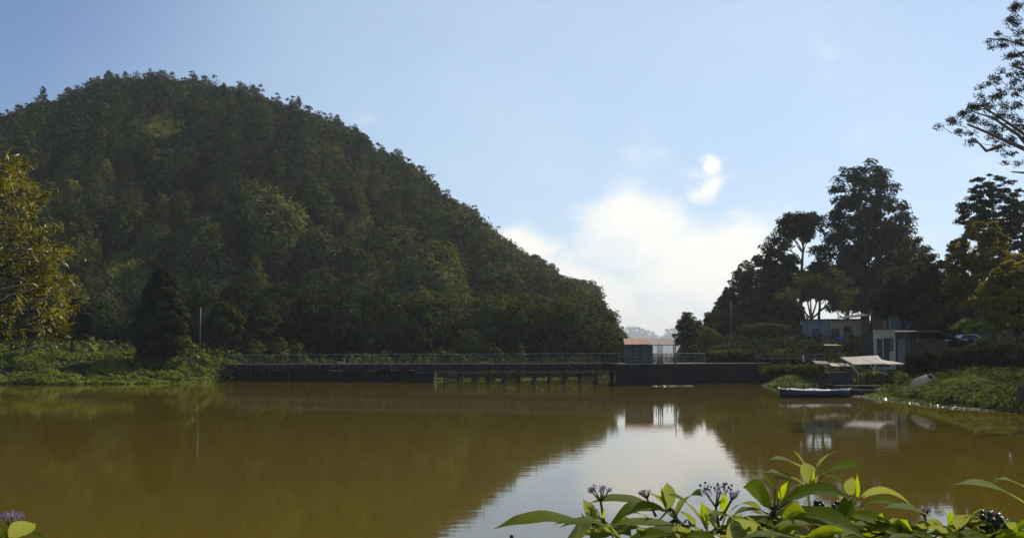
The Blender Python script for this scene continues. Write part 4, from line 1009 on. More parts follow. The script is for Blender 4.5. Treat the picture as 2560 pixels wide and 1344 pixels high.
# ------------------------------------------------------------------ buildings on the right bank
def opening(root, name, mat, c, w_, h_, rz=0.0, frame=True, sub='frame'):
    b = MB(); b.box(c, (w_, 0.05, h_), rz=rz); o = b.build(name, mat, root)
    if frame:
        f = MB(); ux = Vector((math.cos(rz), math.sin(rz), 0)); n = Vector((math.sin(rz), -math.cos(rz), 0))*0.03; c = Vector(c)
        for sx in (-1, 1): f.box(c+ux*sx*(w_/2+0.03)+n, (0.06, 0.07, h_+0.06), rz=rz)
        f.box(c+Vector((0, 0, h_/2+0.03))+n, (w_-0.005, 0.068, 0.06), rz=rz); f.build(sub, M['roofd'], o)
    return o
def beige_house():
    d = 130.0; xm = Xat(2076, d); z0 = Zat(860, d)-0.3
    root = empty('beige_house', (xm, d, z0), 'small flat-roofed house with blue-grey and beige walls under the grove', 'house')
    h = Zat(800, d)-z0; wl = 3.4; wr = Xat(2157, d)-xm
    # left wall recedes, right wall faces the water
    a = math.radians(142)      # direction of left wall away from corner
    lx, ly = -2.78, 1.9
    def quad_wall(p, q, mat, nm='wall'):
        p = Vector((*p, 0)); q = Vector((*q, 0)); dv = q-p; b = MB(); c = (p+q)/2; b.box((c.x, c.y, h/2), (dv.length, 0.16, h), rz=math.atan2(dv.y, dv.x)); return b.build(nm, mat, root)
    quad_wall((lx, ly), (-0.09, 0.06), M['wblue']); quad_wall((0.0, 0), (wr, 0.5), M['wbeige']); quad_wall((wr, 0.6), (wr-1.6, 4.2), M['wbeige']); quad_wall((lx, ly+0.1), (wr-1.6, 4.3), M['wbeige'])
    b = MB(); v = [(lx-0.3, ly-0.15), (0, -0.35), (wr+0.3, 0.2), (wr-1.4, 4.6), (lx-0.2, ly+0.6)]; n = 5
    b.add([(x, y, h+0.02) for x, y in v]+[(x, y, h+0.16) for x, y in v], [tuple(range(n-1, -1, -1)), tuple(range(n, 2*n))]+[(i, (i+1) % n, n+(i+1) % n, n+i) for i in range(n)])
    b.build('roof', M['roofd'], root)
    rl = math.atan2(-ly, -lx)
    opening(root, 'door', M['door'], (lx*0.52-0.06, ly*0.52-0.09, 1.15), 0.85, 2.05, rz=rl)
    rr = math.atan2(0.5, wr)
    opening(root, 'window', M['glass'], (wr*0.58, 0.29-0.11, 1.75), 1.0, 1.5, rz=rr)
    opening(root, 'door', M['wood'], (wr*0.16, 0.08-0.1, 1.2), 0.8, 2.0, rz=rr)
beige_house()
def back_house():
    d = 141.0; x = Xat(2140, d); z0 = RZ(x, d)
    root = empty('tin_roofed_shack', (x, d, z0), 'dark shack whose tin roof corner shows behind the beige house', 'shack')
    h = Zat(796, d)-z0; b = MB(); b.box((0.3, 1.2, h/2), (3.0, 2.4, h)); b.build('wall', M['wood'], root)
    b = MB(); b.add([(-1.6, -0.4, h+0.02), (2.1, -0.4, h+0.35), (2.1, 2.8, h+0.75), (-1.6, 2.8, h+0.2), (-1.6, -0.4, h+0.10), (2.1, -0.4, h+0.43), (2.1, 2.8, h+0.83), (-1.6, 2.8, h+0.28)],
                    [(0, 3, 2, 1), (4, 5, 6, 7), (0, 1, 5, 4), (1, 2, 6, 5), (2, 3, 7, 6), (3, 0, 4, 7)]); b.build('roof', M['roofd'], root)
    b = MB(); b.box((1.3, -0.5, h+0.48), (1.3, 0.9, 0.04), ry=-0.1); b.build('roof_sheet', M['cream'], root)
    opening(root, 'window', M['glass'], (0.5, -0.03, h*0.55), 0.7, 0.8)
back_house()
def mural_house():
    d = 128.0; x = Xat(2250, d); z0 = RZ(x, d)-0.3
    root = empty('raised_house', (x, d, z0), 'shade-coloured house with a blue painted upper wall behind the white-fronted building', 'house')
    h = Zat(784, d)-z0; b = MB(); b.box((0.6, 2, h/2), (5.0, 4, h)); b.build('wall', M['roofd'], root)  # dark wall colour stands in for the shade under the trees
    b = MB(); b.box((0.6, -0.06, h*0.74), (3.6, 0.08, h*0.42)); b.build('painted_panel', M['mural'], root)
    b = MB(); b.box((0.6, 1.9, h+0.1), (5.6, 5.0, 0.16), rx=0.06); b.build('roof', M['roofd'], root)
    for xx in (-1.8, -1.2): b = MB(); b.box((xx, -0.08, h*0.5), (0.14, 0.14, h)); b.build('veranda_post', M['wbeige'], root)
mural_house()
def white_house():
    d = 92.0; x0, x1 = Xat(2186, d), Xat(2239, d); z0 = 1.7
    root = empty('white_fronted_building', (x0, d, z0), 'small building with white front and a long dark shed side', 'building')
    h = Zat(824, d)-z0; W = x1-x0
    b = MB(); b.box((W/2, 0.1, h/2), (W, 0.2, h)); b.build('front_wall', M['wwhite'], root)
    b = MB(); b.box((W/2, 0.08, h+0.03), (W+0.1, 0.3, 0.06)); b.build('parapet_cap', M['concrete'], root)
    z = lambda py: Zat(py, d)-z0; xx = lambda px: Xat(px, d)-x0
    opening(root, 'doorway', M['door'], (xx(2199), -0.02, (z(847)+0.2)/2), 0.32, z(847)-0.25)
    opening(root, 'door', M['bdoor'], (xx(2216), -0.02, (z(845)+0.2)/2), 0.30, z(845)-0.25)
    opening(root, 'window', M['glass'], (xx(2228), -0.02, (z(846)+z(877))/2), 0.26, z(846)-z(877))
    # receding side: blue-grey door leaf then dark shed
    L1 = 1.35; b = MB(); b.box((W+L1/2+0.02, 0.35, h*0.45), (L1, 0.2, h*0.9)); b.build('side_wall', M['hutw'], root)
    opening(root, 'shutter', M['wblue'], (W+0.62, 0.22, h*0.40), 0.75, h*0.72)
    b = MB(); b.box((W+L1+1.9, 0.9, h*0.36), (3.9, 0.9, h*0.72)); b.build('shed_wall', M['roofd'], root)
    for k in range(9):
        b = MB(); b.box((W+L1+0.2+k*0.42, 0.43, h*0.36), (0.38, 0.03, h*0.70)); b.build('shed_board', M['wood'], root)
    b = MB(); rr = [(W-0.02, -0.05, h-0.28), (W+L1+2.6, -0.1, h-0.22), (W+L1+4.6, 0.4, h*0.74), (W+L1+4.6, 3.6, h*0.78), (W+0.0, 3.4, h-0.05)]
    b.add(rr+[(a, c, e+0.1) for a, c, e in rr], [(4, 3, 2, 1, 0), (5, 6, 7, 8, 9)]+[(i, (i+1) % 5, 5+(i+1) % 5, 5+i) for i in range(5)]); b.build('roof', M['roofd'], root)
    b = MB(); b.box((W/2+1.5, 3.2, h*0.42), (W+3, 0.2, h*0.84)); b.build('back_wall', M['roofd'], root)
white_house()
# blue water drum, kiosk, tables
d = 125.0
b = MB(); r = 0.42; b.tube([(0, 0, 0), (0, 0, 0.05), (0, 0, 0.35), (0, 0, 0.38), (0, 0, 0.7), (0, 0, 0.73), (0, 0, 1.05), (0, 0, 1.1)], [r*0.96, r, r, r*1.04, r*1.04, r, r, r*0.93], 16)
b.tube([(0.15, 0, 1.1), (0.15, 0, 1.16)], 0.06, 8)
tag(b.build('water_drum', M['blue'], loc=(Xat(2098, d), d, Zat(863, d)), smooth=False), 'bright blue plastic drum in front of the beige house', 'drum')
b = MB(); b.box((0, 0, 0.1), (1.6, 1.2, 2.0)); tag(b.build('drum_stand', M['stone'], loc=(Xat(2098, d), d, Zat(863, d)-1.104)), 'dark stone plinth under the blue drum', 'plinth')
def kiosk():
    d = 110.0; x = Xat(2082, d); z0 = RZ(x, d); root = empty('kiosk', (x, d, z0), 'little brown kiosk with a pale flat roof left of the canopy', 'kiosk')
    h = Zat(863, d)-z0; b = MB(); b.box((0, 0.7, h/2), (1.3, 1.4, h)); b.build('wall', M['wood'], root)
    b = MB(); b.box((0.05, 0.6, h+0.04), (1.7, 1.8, 0.06), rx=0.05); b.build('roof', M['canvas'], root)
    b = MB(); b.box((0, -0.12, h*0.5), (1.2, 0.28, 0.05)); b.build('counter', M['wood'], root)
kiosk()
def bench_table(px, d, label, w_=1.7):
    x = Xat(px, d); z0 = RZ(x, d); root = empty('picnic_table', (x, d, z0-0.02), label, 'table')
    for k in range(3): b = MB(); b.box((0, -0.25+0.25*k, 0.74), (w_, 0.22, 0.05)); b.build('plank', M['deckc'], root)
    for sx in (-1, 1): b = MB(); b.box((sx*w_*0.38, 0, 0.36), (0.09, 0.5, 0.71)); b.build('leg', M['wood'], root)
bench_table(2032, 104.5, 'plank table left of the kiosk on the right bank'); bench_table(2062, 101.5, 'plank table nearest the kiosk on the right bank', 1.4)

# small car glimpsed between the trees
def car():
    d = 98.0; x = Xat(2415, d); z0 = Zat(872, d); root = empty('parked_car', (x, d, z0), 'white car parked in shade, only its bright roof and bonnet showing', 'car')
    b = MB(); prof = [(-1.9, 0.35), (-1.95, 0.7), (-1.5, 0.86), (-0.95, 0.92), (-0.5, 1.35), (0.7, 1.38), (1.25, 0.95), (1.9, 0.88), (1.95, 0.4)]
    n = len(prof); v = []
    for yy, k in ((-0.78, 1), (0.78, 1)): v += [(p[0], yy*(0.82 if p[1] > 1.2 else 1), p[1]) for p in prof]
    f = [tuple(range(n)), tuple(range(2*n-1, n-1, -1))]+[(i, n+i, n+(i+1) % n, (i+1) % n) for i in range(n)]
    b.add(v, f); b.build('body', M['white'], root)
    b = MB(); b.add([(-0.86, -0.76, 0.95), (-0.47, -0.672, 1.30), (0.62, -0.672, 1.30), (1.1, -0.76, 0.95)], [(0, 3, 2, 1)]); b.add([(-0.86, -0.79, 0.95), (-0.47, -0.70, 1.30), (0.62, -0.70, 1.30), (1.1, -0.79, 0.95)], [(0, 3, 2, 1)]); b.build('side_window', M['glass'], root)
    for sx in (-1.2, 1.2):
        for sy in (-0.76, 0.76):
            b = MB(); b.tube([(sx, sy-0.09, 0.32), (sx, sy+0.09, 0.32)], 0.32, 14); wh = b.build('wheel', M['black'], root)
            b = MB(); b.tube([(sx, sy-0.105, 0.32), (sx, sy+0.105, 0.32)], 0.18, 10); b.build('rim', M['steelp'], wh)
    b = MB(); b.box((0, 1.5, -0.12), (7, 8, 0.2)); tag(b.build('parking_slab', M['soil'], loc=(x, d, z0)), 'earth terrace the white car stands on', 'terrace', kind='structure')
car()

# ------------------------------------------------------------------ floating weeds on the right
def mound(name, poly, hfun, n, label, seed, leaf=0.085, per=20, r=0.28, mat='reed'):
    rg = np.random.default_rng(seed); poly = np.array(poly); C = []
    x0, y0 = poly.min(0); x1, y1 = poly.max(0)
    def inside(x, y):
        c = False; j = len(poly)-1
        for i in range(len(poly)):
            if (poly[i, 1] > y) != (poly[j, 1] > y) and x < (poly[j, 0]-poly[i, 0])*(y-poly[i, 1])/(poly[j, 1]-poly[i, 1])+poly[i, 0]: c = not c
            j = i
        return c
    while len(C) < n:
        x = rg.uniform(x0, x1); y = rg.uniform(y0, y1)
        if inside(x, y): C.append((x, y, hfun(x, y)))
    C = np.array(C)
    Q = cloud_leaves(C, np.ones((n, 3))*[r, r, r*0.7], per, leaf, rg, updir=0.7, aspect=0.5)
    return tag(link(name, quads_mesh(name, Q), M[mat]), label, 'weeds', kind='stuff')
def pxy(px, py): d = CAMZ*F/(py-HORIZON); return (Xat(px, d), d)       # point of the water surface under a photo pixel
polyA = [pxy(1908, 961), pxy(1935, 967), pxy(1990, 968), pxy(2060, 966), pxy(2100, 962), (30.5, 104), (26, 106)]
def hA(x, y):
    px, _ = px_of(x, y), 0; k = max(0.0, 1-((px-2015)/95)**2)
    return 0.05+1.55*k*sstep(0, 7, y-95.5)*(0.9+0.2*mnoise.noise(Vector((x*0.6, y*0.6, 0))))
mound('weed_mound', polyA, hA, 1500, 'pale green mound of water weed behind the blue boat', 51, leaf=0.10)
SB = [(2150, 990), (2215, 996), (2290, 1008), (2370, 1016), (2450, 1022), (2560, 1027), (2700, 1036), (2900, 1050)]
polyB = [pxy(*p) for p in SB]+[(40, 62), (38, 78), (31, 80), (28.5, 79), (26.5, 77)]
def hB(x, y):
    px = px_of(x, y); sh = np.interp(px, [p[0] for p in SB], [pxy(*p)[1] for p in SB]); s = y-sh
    top = np.interp(px, [2150, 2215, 2290, 2350, 2420, 2470, 2520, 2600], [0.12, 0.35, 0.75, 1.1, 1.8, 1.35, 1.1, 1.1])
    return 0.03+top*sstep(0.4, 6.5, s)*(0.88+0.3*mnoise.noise(Vector((x*0.7, y*0.7, 2))))
mound('weed_mound', polyB, hB, 5200, 'broad sunlit carpet of water weed in front of the right bank', 52, leaf=0.075, per=22, r=0.24)
def fringe():
    rg = np.random.default_rng(53); C = []
    for _ in range(1500):
        px = rg.uniform(2130, 2620); py = np.interp(px, [p[0] for p in SB], [p[1] for p in SB])+rg.uniform(-6, 2.0)*rg.random(); x, y = pxy(px, py); C.append((x, y, 0.03))
    for _ in range(160):
        px = rg.choice([1638, 1662, 1672, 1690, 1712, 1722])+rg.normal()*5; x, y = pxy(px, 963.5+rg.normal()*0.7); C.append((x, y, 0.02))
    for _ in range(130):
        px = rg.uniform(1905, 1960); x, y = pxy(px, 961+(px-1905)*0.11+rg.normal()*0.8); C.append((x, y, 0.03))
    Q = cloud_leaves(C, np.ones((len(C), 3))*[0.16, 0.16, 0.04], 7, 0.05, rg, updir=2.2, spread=0.5, aspect=0.8)
    tag(link('floating_leaves', quads_mesh('floating_leaves', Q), M['glint']), 'glinting loose leaves floating along the edge of the weed', 'leaves', kind='stuff')
M['glint'] = foliage_mat('wet_floating_leaves', (0.10, 0.11, 0.05), (0.26, 0.26, 0.14), (0.5, 0.48, 0.34), 0.1, 0.8, 2.0, 0.25)
fringe()

# ------------------------------------------------------------------ boats, landing stage, canopy
def hull_mesh(L_, B_, H_, bow=0.35, n=14, sheer=0.12):
    """open boat shell, length along X, waterline near z=0"""
    V = []; m = 9
    for i in range(n+1):
        t = i/n; x = (t-0.5)*L_
        w_ = B_/2*min(1, math.sin(min(t/0.55, 1)*math.pi/2)**0.6*1.0+0.0)*min(1, math.sin(min((1-t)/bow, 1)*math.pi/2)**0.8)+0.02
        sh = H_+sheer*((t-0.5)*2)**2
        for j in range(m):
            a = math.pi*j/(m-1); V.append((x+0.06*L_*(t-0.5)*2*math.sin(a)*-0.4, -math.cos(a)*w_, sh-(sh+0.12)*math.sin(a)**0.6))
    f = [(i*m+j, (i+1)*m+j, (i+1)*m+j+1, i*m+j+1) for i in range(n) for j in range(m-1)]
    f += [tuple(range(m-1, -1, -1)), tuple(n*m+j for j in range(m))]
    rim = [[V[i*m] for i in range(n+1)], [V[i*m+m-1] for i in range(n+1)]]
    return V, f, rim
def blue_boat():
    x, y = pxy(2041, 992); L_ = (Xat(2130, y)-Xat(1949, y)); root = empty('rowing_boat', (x, y+0.6, 0.02), 'long dark blue boat with pale deck and thin posts at its left end', 'boat')
    V, f, rim = hull_mesh(L_, 1.5, 0.44); b = MB(); b.add(V, f); o = b.build('hull', M['hull'], root, smooth=True); o.modifiers.new('t', 'SOLIDIFY').thickness = 0.03
    for r in rim:
        b = MB(); b.tube([Vector(p)+Vector((0, 0, 0.02)) for p in r], 0.035, 6); b.build('gunwale', M['gunw'], root)
    # sagging pale cover on the left two thirds
    b = MB(); n = 16; m = 6; v = []
    for i in range(n+1):
        t = i/n; xx = -L_/2*0.94+L_*0.66*t
        for j in range(m+1):
            u = j/m*2-1; v.append((xx, u*0.62*min(1, 0.25+t*2.2), 0.47+0.09*(1-u*u)*(0.6+0.8*math.sin(t*7.0)**2)+0.05*(1-t)))
    b.add(v, [(i*(m+1)+j, (i+1)*(m+1)+j, (i+1)*(m+1)+j+1, i*(m+1)+j+1) for i in range(n) for j in range(m)])
    o = b.build('deck_cover', M['gunw'], root, smooth=True); o.modifiers.new('t', 'SOLIDIFY').thickness = 0.02
    b = MB(); b.box((L_*0.25, 0, 0.40), (0.28, 1.2, 0.04)); b.build('thwart', M['wood'], root)
    for px, hh in ((1951, 0.78), (1962, 0.62), (1974, 0.66), (1985, 0.60), (1995, 0.72), (2008, 0.6), (2034, 0.58)):
        b = MB(); b.tube([(0, 0, 0.1), (0, 0, 0.45+hh)], 0.032, 5); b.build('post', M['wood'], root, (Xat(px, y)-x, 0.45 if px % 2 else -0.5, 0))
    b = MB(); b.tube([(Xat(1951, y)-x, 0.45, 0.95), (Xat(2008, y)-x, 0.47, 0.93)], 0.014, 5); b.build('rail', M['wood'], root)
blue_boat()
def dark_boat():
    x, y = pxy(2178, 990); root = empty('rowing_boat', (x, y+2.2, 0.02), 'small dark open boat moored right of the blue one', 'boat', rz=0.12)
    V, f, rim = hull_mesh(2.9, 1.2, 0.36); b = MB(); b.add(V, f); o = b.build('hull', M['hulld'], root, smooth=True); o.modifiers.new('t', 'SOLIDIFY').thickness = 0.03
    for r in rim:
        b = MB(); b.tube([Vector(p)+Vector((0, 0, 0.015)) for p in r], 0.025, 5); b.build('gunwale', M['hulld'], root)
    for xx in (-0.5, 0.5): b = MB(); b.box((xx, 0, 0.26), (0.22, 0.9, 0.03)); b.build('thwart', M['steel'], root)
dark_boat()
def stage():
    d = 82.0; x = Xat(2160, d); root = empty('landing_stage', (x, d, 0.0), 'dark wooden landing stage under the canvas canopy', 'jetty')
    for k in range(11):
        b = MB(); b.box((0, 0, 0.62), (0.42, 3.4, 0.06)); b.build('plank', M['wood'], root, (-2.4+k*0.46, 0, 0))
    for sx in (-2.3, -0.8, 0.8, 2.2):
        for sy in (-1.5, 1.5): b = MB(); b.tube([(0, 0, -1.4), (0, 0, 0.59)], 0.08, 7); b.build('pile', M['wood'], root, (sx, sy, 0))
    for sx in (-2.2, -1.4, -0.2, 0.6): b = MB(); b.tube([(0, 0, 0.65), (0, 0, 1.75)], 0.045, 6); b.build('post', M['wood'], root, (sx, 1.4, 0))
    for hz_ in (1.2, 1.7): b = MB(); b.box((-0.8, 1.4, hz_), (3.0, 0.04, 0.06)); b.build('rail', M['wood'], root)
    b = MB(); b.box((-1.6, 0.9, 1.15), (1.6, 0.9, 1.0)); b.build('locker', M['roofd'], root)
stage()
def canopy():
    d = 84.0; x = Xat(2180, d); root = empty('canvas_canopy', (x, d, 0.65), 'sloping sun-bleached canvas canopy on bent metal struts above the landing stage', 'canopy')
    def w(px, py, dd): p = P(px, py, dd); return Vector((p.x-x, dd-d, p.z-0.65))
    def sheet(name, A, B, C_, D_, n=12, m=8, sag=0.06, mat=M['canvas']):
        b = MB(); v = []
        for i in range(n+1):
            for j in range(m+1):
                u, t = i/n, j/m; p = A.lerp(B, u).lerp(D_.lerp(C_, u), t)
                v.append(p+Vector((0, 0, -sag*math.sin(u*math.pi*3)**2*math.sin(t*math.pi)+0.02*mnoise.noise(Vector((u*6, t*5, 0))))))
        b.add(v, [(i*(m+1)+j, (i+1)*(m+1)+j, (i+1)*(m+1)+j+1, i*(m+1)+j+1) for i in range(n) for j in range(m)])
        o = b.build(name, mat, root, smooth=True); o.modifiers.new('t', 'SOLIDIFY').thickness = 0.015; return o
    A = w(2134, 911, 82.6); B = w(2216, 909, 82.6); C_ = w(2194, 888, 86.0); D_ = w(2100, 893, 86.0)
    sheet('canvas', A, B, C_, D_)
    A2 = w(2196, 911, 82.4); B2 = w(2264, 909, 83.2); C2 = w(2240, 904, 85.4); D2 = w(2205, 899, 85.4)
    sheet('side_canvas', A2, B2, C2, D2, 8, 5, 0.03)
    fr = MB(); fr.tube([D_, C_], 0.03, 6); fr.tube([A, D_], 0.025, 6); fr.tube([A, B], 0.025, 6); fr.build('frame', M['steelp'], root)
    for pts in ([(2130, 911, 82.7), (2143, 931, 82.7), (2155, 936, 82.9)], [(2175, 911, 82.7), (2187, 926, 82.7), (2219, 936, 82.9)]):
        b = MB(); b.tube([w(*p) for p in pts], 0.045, 6); b.build('strut', M['white'], root)
    for p, dd in ((2112, 85.6), (2192, 85.6), (2150, 83.0), (2205, 83.0)):
        top = w(p, 897 if dd > 84 else 911, dd); b = MB(); b.tube([(top.x, top.y, 0), (top.x, top.y, top.z-0.03)], 0.045, 6); b.build('post', M['wood'], root)
canopy()
def awning():
    d = 90.0; x = Xat(2075, d); z0 = 0.0; root = empty('low_awning', (x, d, z0), 'low ragged awning of pale boards left of the canvas canopy', 'awning')
    def w(px, py, dd): p = P(px, py, dd); return Vector((p.x-x, dd-d, p.z-z0))
    for (a, c, z_, mt) in ((2040, 2076, 908, 'deckc'), (2080, 2104, 914, 'canvas'), (2104, 2130, 914, 'deckc')):
        p, q = w(a, z_, 89.5), w(c, z_+1, 89.5); b = MB(); b.add([p, q, q+Vector((0.1, 1.5, 0.22)), p+Vector((0.1, 1.5, 0.25)), p-Vector((0, 0, 0.04)), q-Vector((0, 0, 0.04)), q+Vector((0.1, 1.5, 0.18)), p+Vector((0.1, 1.5, 0.21))],
              [(0, 1, 2, 3), (7, 6, 5, 4), (0, 4, 5, 1), (1, 5, 6, 2), (2, 6, 7, 3), (3, 7, 4, 0)]); b.build('board', M[mt], root)
    for a in (2046, 2074, 2100, 2126): p = w(a, 912, 89.8); b = MB(); b.tube([(p.x, p.y, -1.3), (p.x, p.y, p.z)], 0.04, 6); b.build('post', M['wood'], root)
    b = MB(); b.box((w(2090, 912, 90.5).x, 1.4, 0.6), (2.6, 0.1, 1.6)); b.build('back_board', M['roofd'], root)
awning()
def egg_boat():
    d = 69.0; x, z = Xat(2303, d), Zat(953, d); root = empty('upturned_boat', (x, d, z), 'cream upturned dinghy lying tilted on the weeds of the right bank', 'boat', rz=-0.25)
    b = MB(); b.ball((0, 0, 0), 1.0, 16, 9, (0.80, 0.42, 0.36)); me = b.mesh('hull', True)
    for v in me.vertices: v.co.z = max(v.co.z, -0.18)
    o = link('hull', me, M['cream'], root); o.rotation_euler = (0.1, -0.38, 0)
    b = MB(); b.tube([(-0.75, -0.05, 0.0), (-0.2, -0.02, 0.335), (0.3, 0, 0.355), (0.75, 0.05, 0.16)], [0.03, 0.035, 0.035, 0.03], 6); k = b.build('keel', M['hulld'], root); k.rotation_euler = (0.1, -0.38, 0)
    b = MB(); b.ball((0.55, -0.1, 0.15), 0.26, 10, 6, (0.9, 0.9, 0.8)); k = b.build('bow_cap', M['roofd'], root); k.rotation_euler = (0.1, -0.30, 0)
egg_boat()
def stump():
    d = 57.0; x = Xat(2556, d); root = empty('mooring_stump', (x, d, 0), 'thick weathered stump with a light frame at the right edge of the picture', 'stump')
    b = MB(); rg = np.random.default_rng(4); b.tube([(0, 0, -1.2), (0.02, 0, 0.4), (-0.03, 0, 1.0), (0.0, 0, 1.35)], [0.42, 0.38, 0.36, 0.30], 11); b.build('post', M['wood'], root, smooth=True)
    b = MB(); b.tube([(0.05, 0, 1.3), (0.05, 0, 1.72), (0.5, 0, 1.75), (0.5, 0, 1.3)], 0.02, 5); b.build('frame', M['steelp'], root)
stump()

# ------------------------------------------------------------------ far hazy wood beyond the gap
def far_wood():
    rg = np.random.default_rng(61); d = 5200.0; k = d/F; C = []; R = []
    out = [(1500, 845), (1540, 832), (1560, 824), (1575, 822), (1592, 816), (1610, 826), (1625, 828), (1645, 838), (1655, 842), (1664, 826), (1672, 822), (1690, 820), (1720, 824), (1760, 830), (1850, 840)]
    px = np.array([o[0] for o in out]); py = np.array([o[1] for o in out])
    for _ in range(1500):
        p = rg.uniform(1490, 1860); t = np.interp(p, px, py)+rg.normal()*2; y = t+(890-t)*rg.random()**1.3; dd = d+rg.normal()*60
        C.append((Xat(p, dd), dd, Zat(y, dd))); R.append(rg.uniform(5, 13))
    R = np.array(R); Q = cloud_leaves(C, np.stack([R, R, R*0.8], 1), 26, 3.2, rg)
    tag(link('distant_wood', quads_mesh('distant_wood', Q), M['far']), 'pale blue distant wood fading in the haze between hill and grove', 'wood', kind='stuff')
    n = 60; V = []; 
    for i in range(n+1):
        p = 1200+i*(2100-1200)/n; t = np.interp(p, px, py, left=845, right=845)+10
        V += [(Xat(p, d+200), d+200, -1.5), (Xat(p, d+500), d+500, Zat(t, d+500)), (Xat(p, d+1500), d+1500, -1.5)]
    me = bpy.data.meshes.new('distant_ridge'); me.from_pydata(V, [], [f for i in range(n) for f in ((3*i, 3*i+3, 3*i+4, 3*i+1), (3*i+1, 3*i+4, 3*i+5, 3*i+2))]); me.update()
    tag(link('distant_ridge', me, M['far']), kind='structure')
far_wood()

# ------------------------------------------------------------------ foreground: big-leaved flowering shrubs
def bigleaf_mat():
    m, nt, N, L, bs = nodes_mat('shrub_leaf')
    geo = N.new('ShaderNodeNewGeometry'); oi = N.new('ShaderNodeObjectInfo'); uv = N.new('ShaderNodeUVMap'); uv.uv_map = 'UVMap'
    sep = N.new('ShaderNodeSeparateXYZ'); L.new(uv.outputs[0], sep.inputs[0])
    def mt(op, a, b=None, c=None):
        n = N.new('ShaderNodeMath'); n.operation = op
        for i, v in enumerate((a, b, c)):
            if v is None: continue
            if isinstance(v, (int, float)): n.inputs[i].default_value = v
            else: L.new(v, n.inputs[i])
        return n.outputs[0]
    au = mt('ABSOLUTE', mt('SUBTRACT', sep.outputs[0], 0.5))
    ph = mt('MULTIPLY', mt('SUBTRACT', sep.outputs[1], mt('MULTIPLY', au, 0.22)), 11.0)
    tri = mt('ABSOLUTE', mt('SUBTRACT', mt('FRACT', ph), 0.5))
    vein = N.new('ShaderNodeMapRange'); L.new(tri, vein.inputs[0]); vein.inputs[1].default_value = 0.09; vein.inputs[2].default_value = 0.0; vein.interpolation_type = 'SMOOTHSTEP'
    mid = N.new('ShaderNodeMapRange'); L.new(au, mid.inputs[0]); mid.inputs[1].default_value = 0.035; mid.inputs[2].default_value = 0.0; mid.interpolation_type = 'SMOOTHSTEP'
    vv = mt('MAXIMUM', mt('MULTIPLY', vein.outputs[0], 0.45), mid.outputs[0])
    tc = N.new('ShaderNodeTexCoord'); nz = noise_node(N, L, 14, 5, tc.outputs['Object'])
    a = mt('ADD', mt('MULTIPLY', nz.outputs['Fac'], 0.7), mt('MULTIPLY', oi.outputs['Random'], 0.35))
    top = ramp(N, L, a, [(0.2, (0.095, 0.145, 0.004)), (0.55, (0.145, 0.20, 0.006)), (0.85, (0.20, 0.24, 0.010))])
    und = ramp(N, L, a, [(0.2, (0.30, 0.34, 0.20)), (0.8, (0.46, 0.48, 0.30))])
    def mix(f, c1, c2):
        x = N.new('ShaderNodeMix'); x.data_type = 'RGBA'
        L.new(f, x.inputs[0]); L.new(c1, x.inputs[6])
        if isinstance(c2, tuple): x.inputs[7].default_value = (*c2, 1)
        else: L.new(c2, x.inputs[7])
        return x.outputs[2]
    topv = mix(mt('MULTIPLY', vv, 0.75), top.outputs[0], (0.24, 0.27, 0.07)); undv = mix(mt('MULTIPLY', vv, 0.5), und.outputs[0], (0.42, 0.42, 0.24))
    # a few insect-nibbled brown specks
    sp = noise_node(N, L, 60, 2, tc.outputs['Object']); spm = N.new('ShaderNodeMapRange'); L.new(sp.outputs['Fac'], spm.inputs[0]); spm.inputs[1].default_value = 0.70; spm.inputs[2].default_value = 0.76
    c = mix(geo.outputs['Backfacing'], topv, undv); c = mix(spm.outputs[0], c, (0.09, 0.06, 0.02))
    L.new(c, bs.inputs['Base Color']); bs.inputs['Roughness'].default_value = 0.6; bs.inputs['Specular IOR Level'].default_value = 0.12
    bp = N.new('ShaderNodeBump'); bp.inputs['Strength'].default_value = 0.5; bp.inputs['Distance'].default_value = 0.002; bp.invert = True; L.new(vv, bp.inputs['Height']); L.new(bp.outputs[0], bs.inputs['Normal'])
    tr = N.new('ShaderNodeBsdfTranslucent'); tcx = N.new('ShaderNodeMix'); tcx.data_type = 'RGBA'; tcx.blend_type = 'MULTIPLY'; tcx.inputs[0].default_value = 1
    L.new(mix(mt('MULTIPLY', geo.outputs['Backfacing'], 0.6), topv, (0.30, 0.31, 0.20)), tcx.inputs[6]); tcx.inputs[7].default_value = (2.4, 2.2, 0.6, 1); L.new(tcx.outputs[2], tr.inputs[0])
    mx = N.new('ShaderNodeMixShader'); L.new(mt('SUBTRACT', 0.66, mt('MULTIPLY', geo.outputs['Backfacing'], 0.38)), mx.inputs[0])
    L.new(bs.outputs[0], mx.inputs[1]); L.new(tr.outputs[0], mx.inputs[2]); L.new(mx.outputs[0], N['Material Output'].inputs[0])
    return m
M['bigleaf'] = bigleaf_mat()
M['petal'] = foliage_mat('violet_petals', (0.24, 0.15, 0.36), (0.40, 0.28, 0.52), (0.60, 0.50, 0.66), 0.35, 0.3, 30)
M['anther'] = foliage_mat('yellow_anthers', (0.35, 0.24, 0.03), (0.5, 0.36, 0.05), (0.6, 0.45, 0.1), 0.1, 0.3, 30)
M['bud'] = rough_mat('felted_buds', (0.10, 0.085, 0.03), (0.24, 0.20, 0.08), 60, 0.8, 0.2)
M['berry'] = rough_mat('green_black_berries', (0.012, 0.016, 0.008), (0.035, 0.045, 0.014), 30, 0.35, 0.1, spec=0.5)

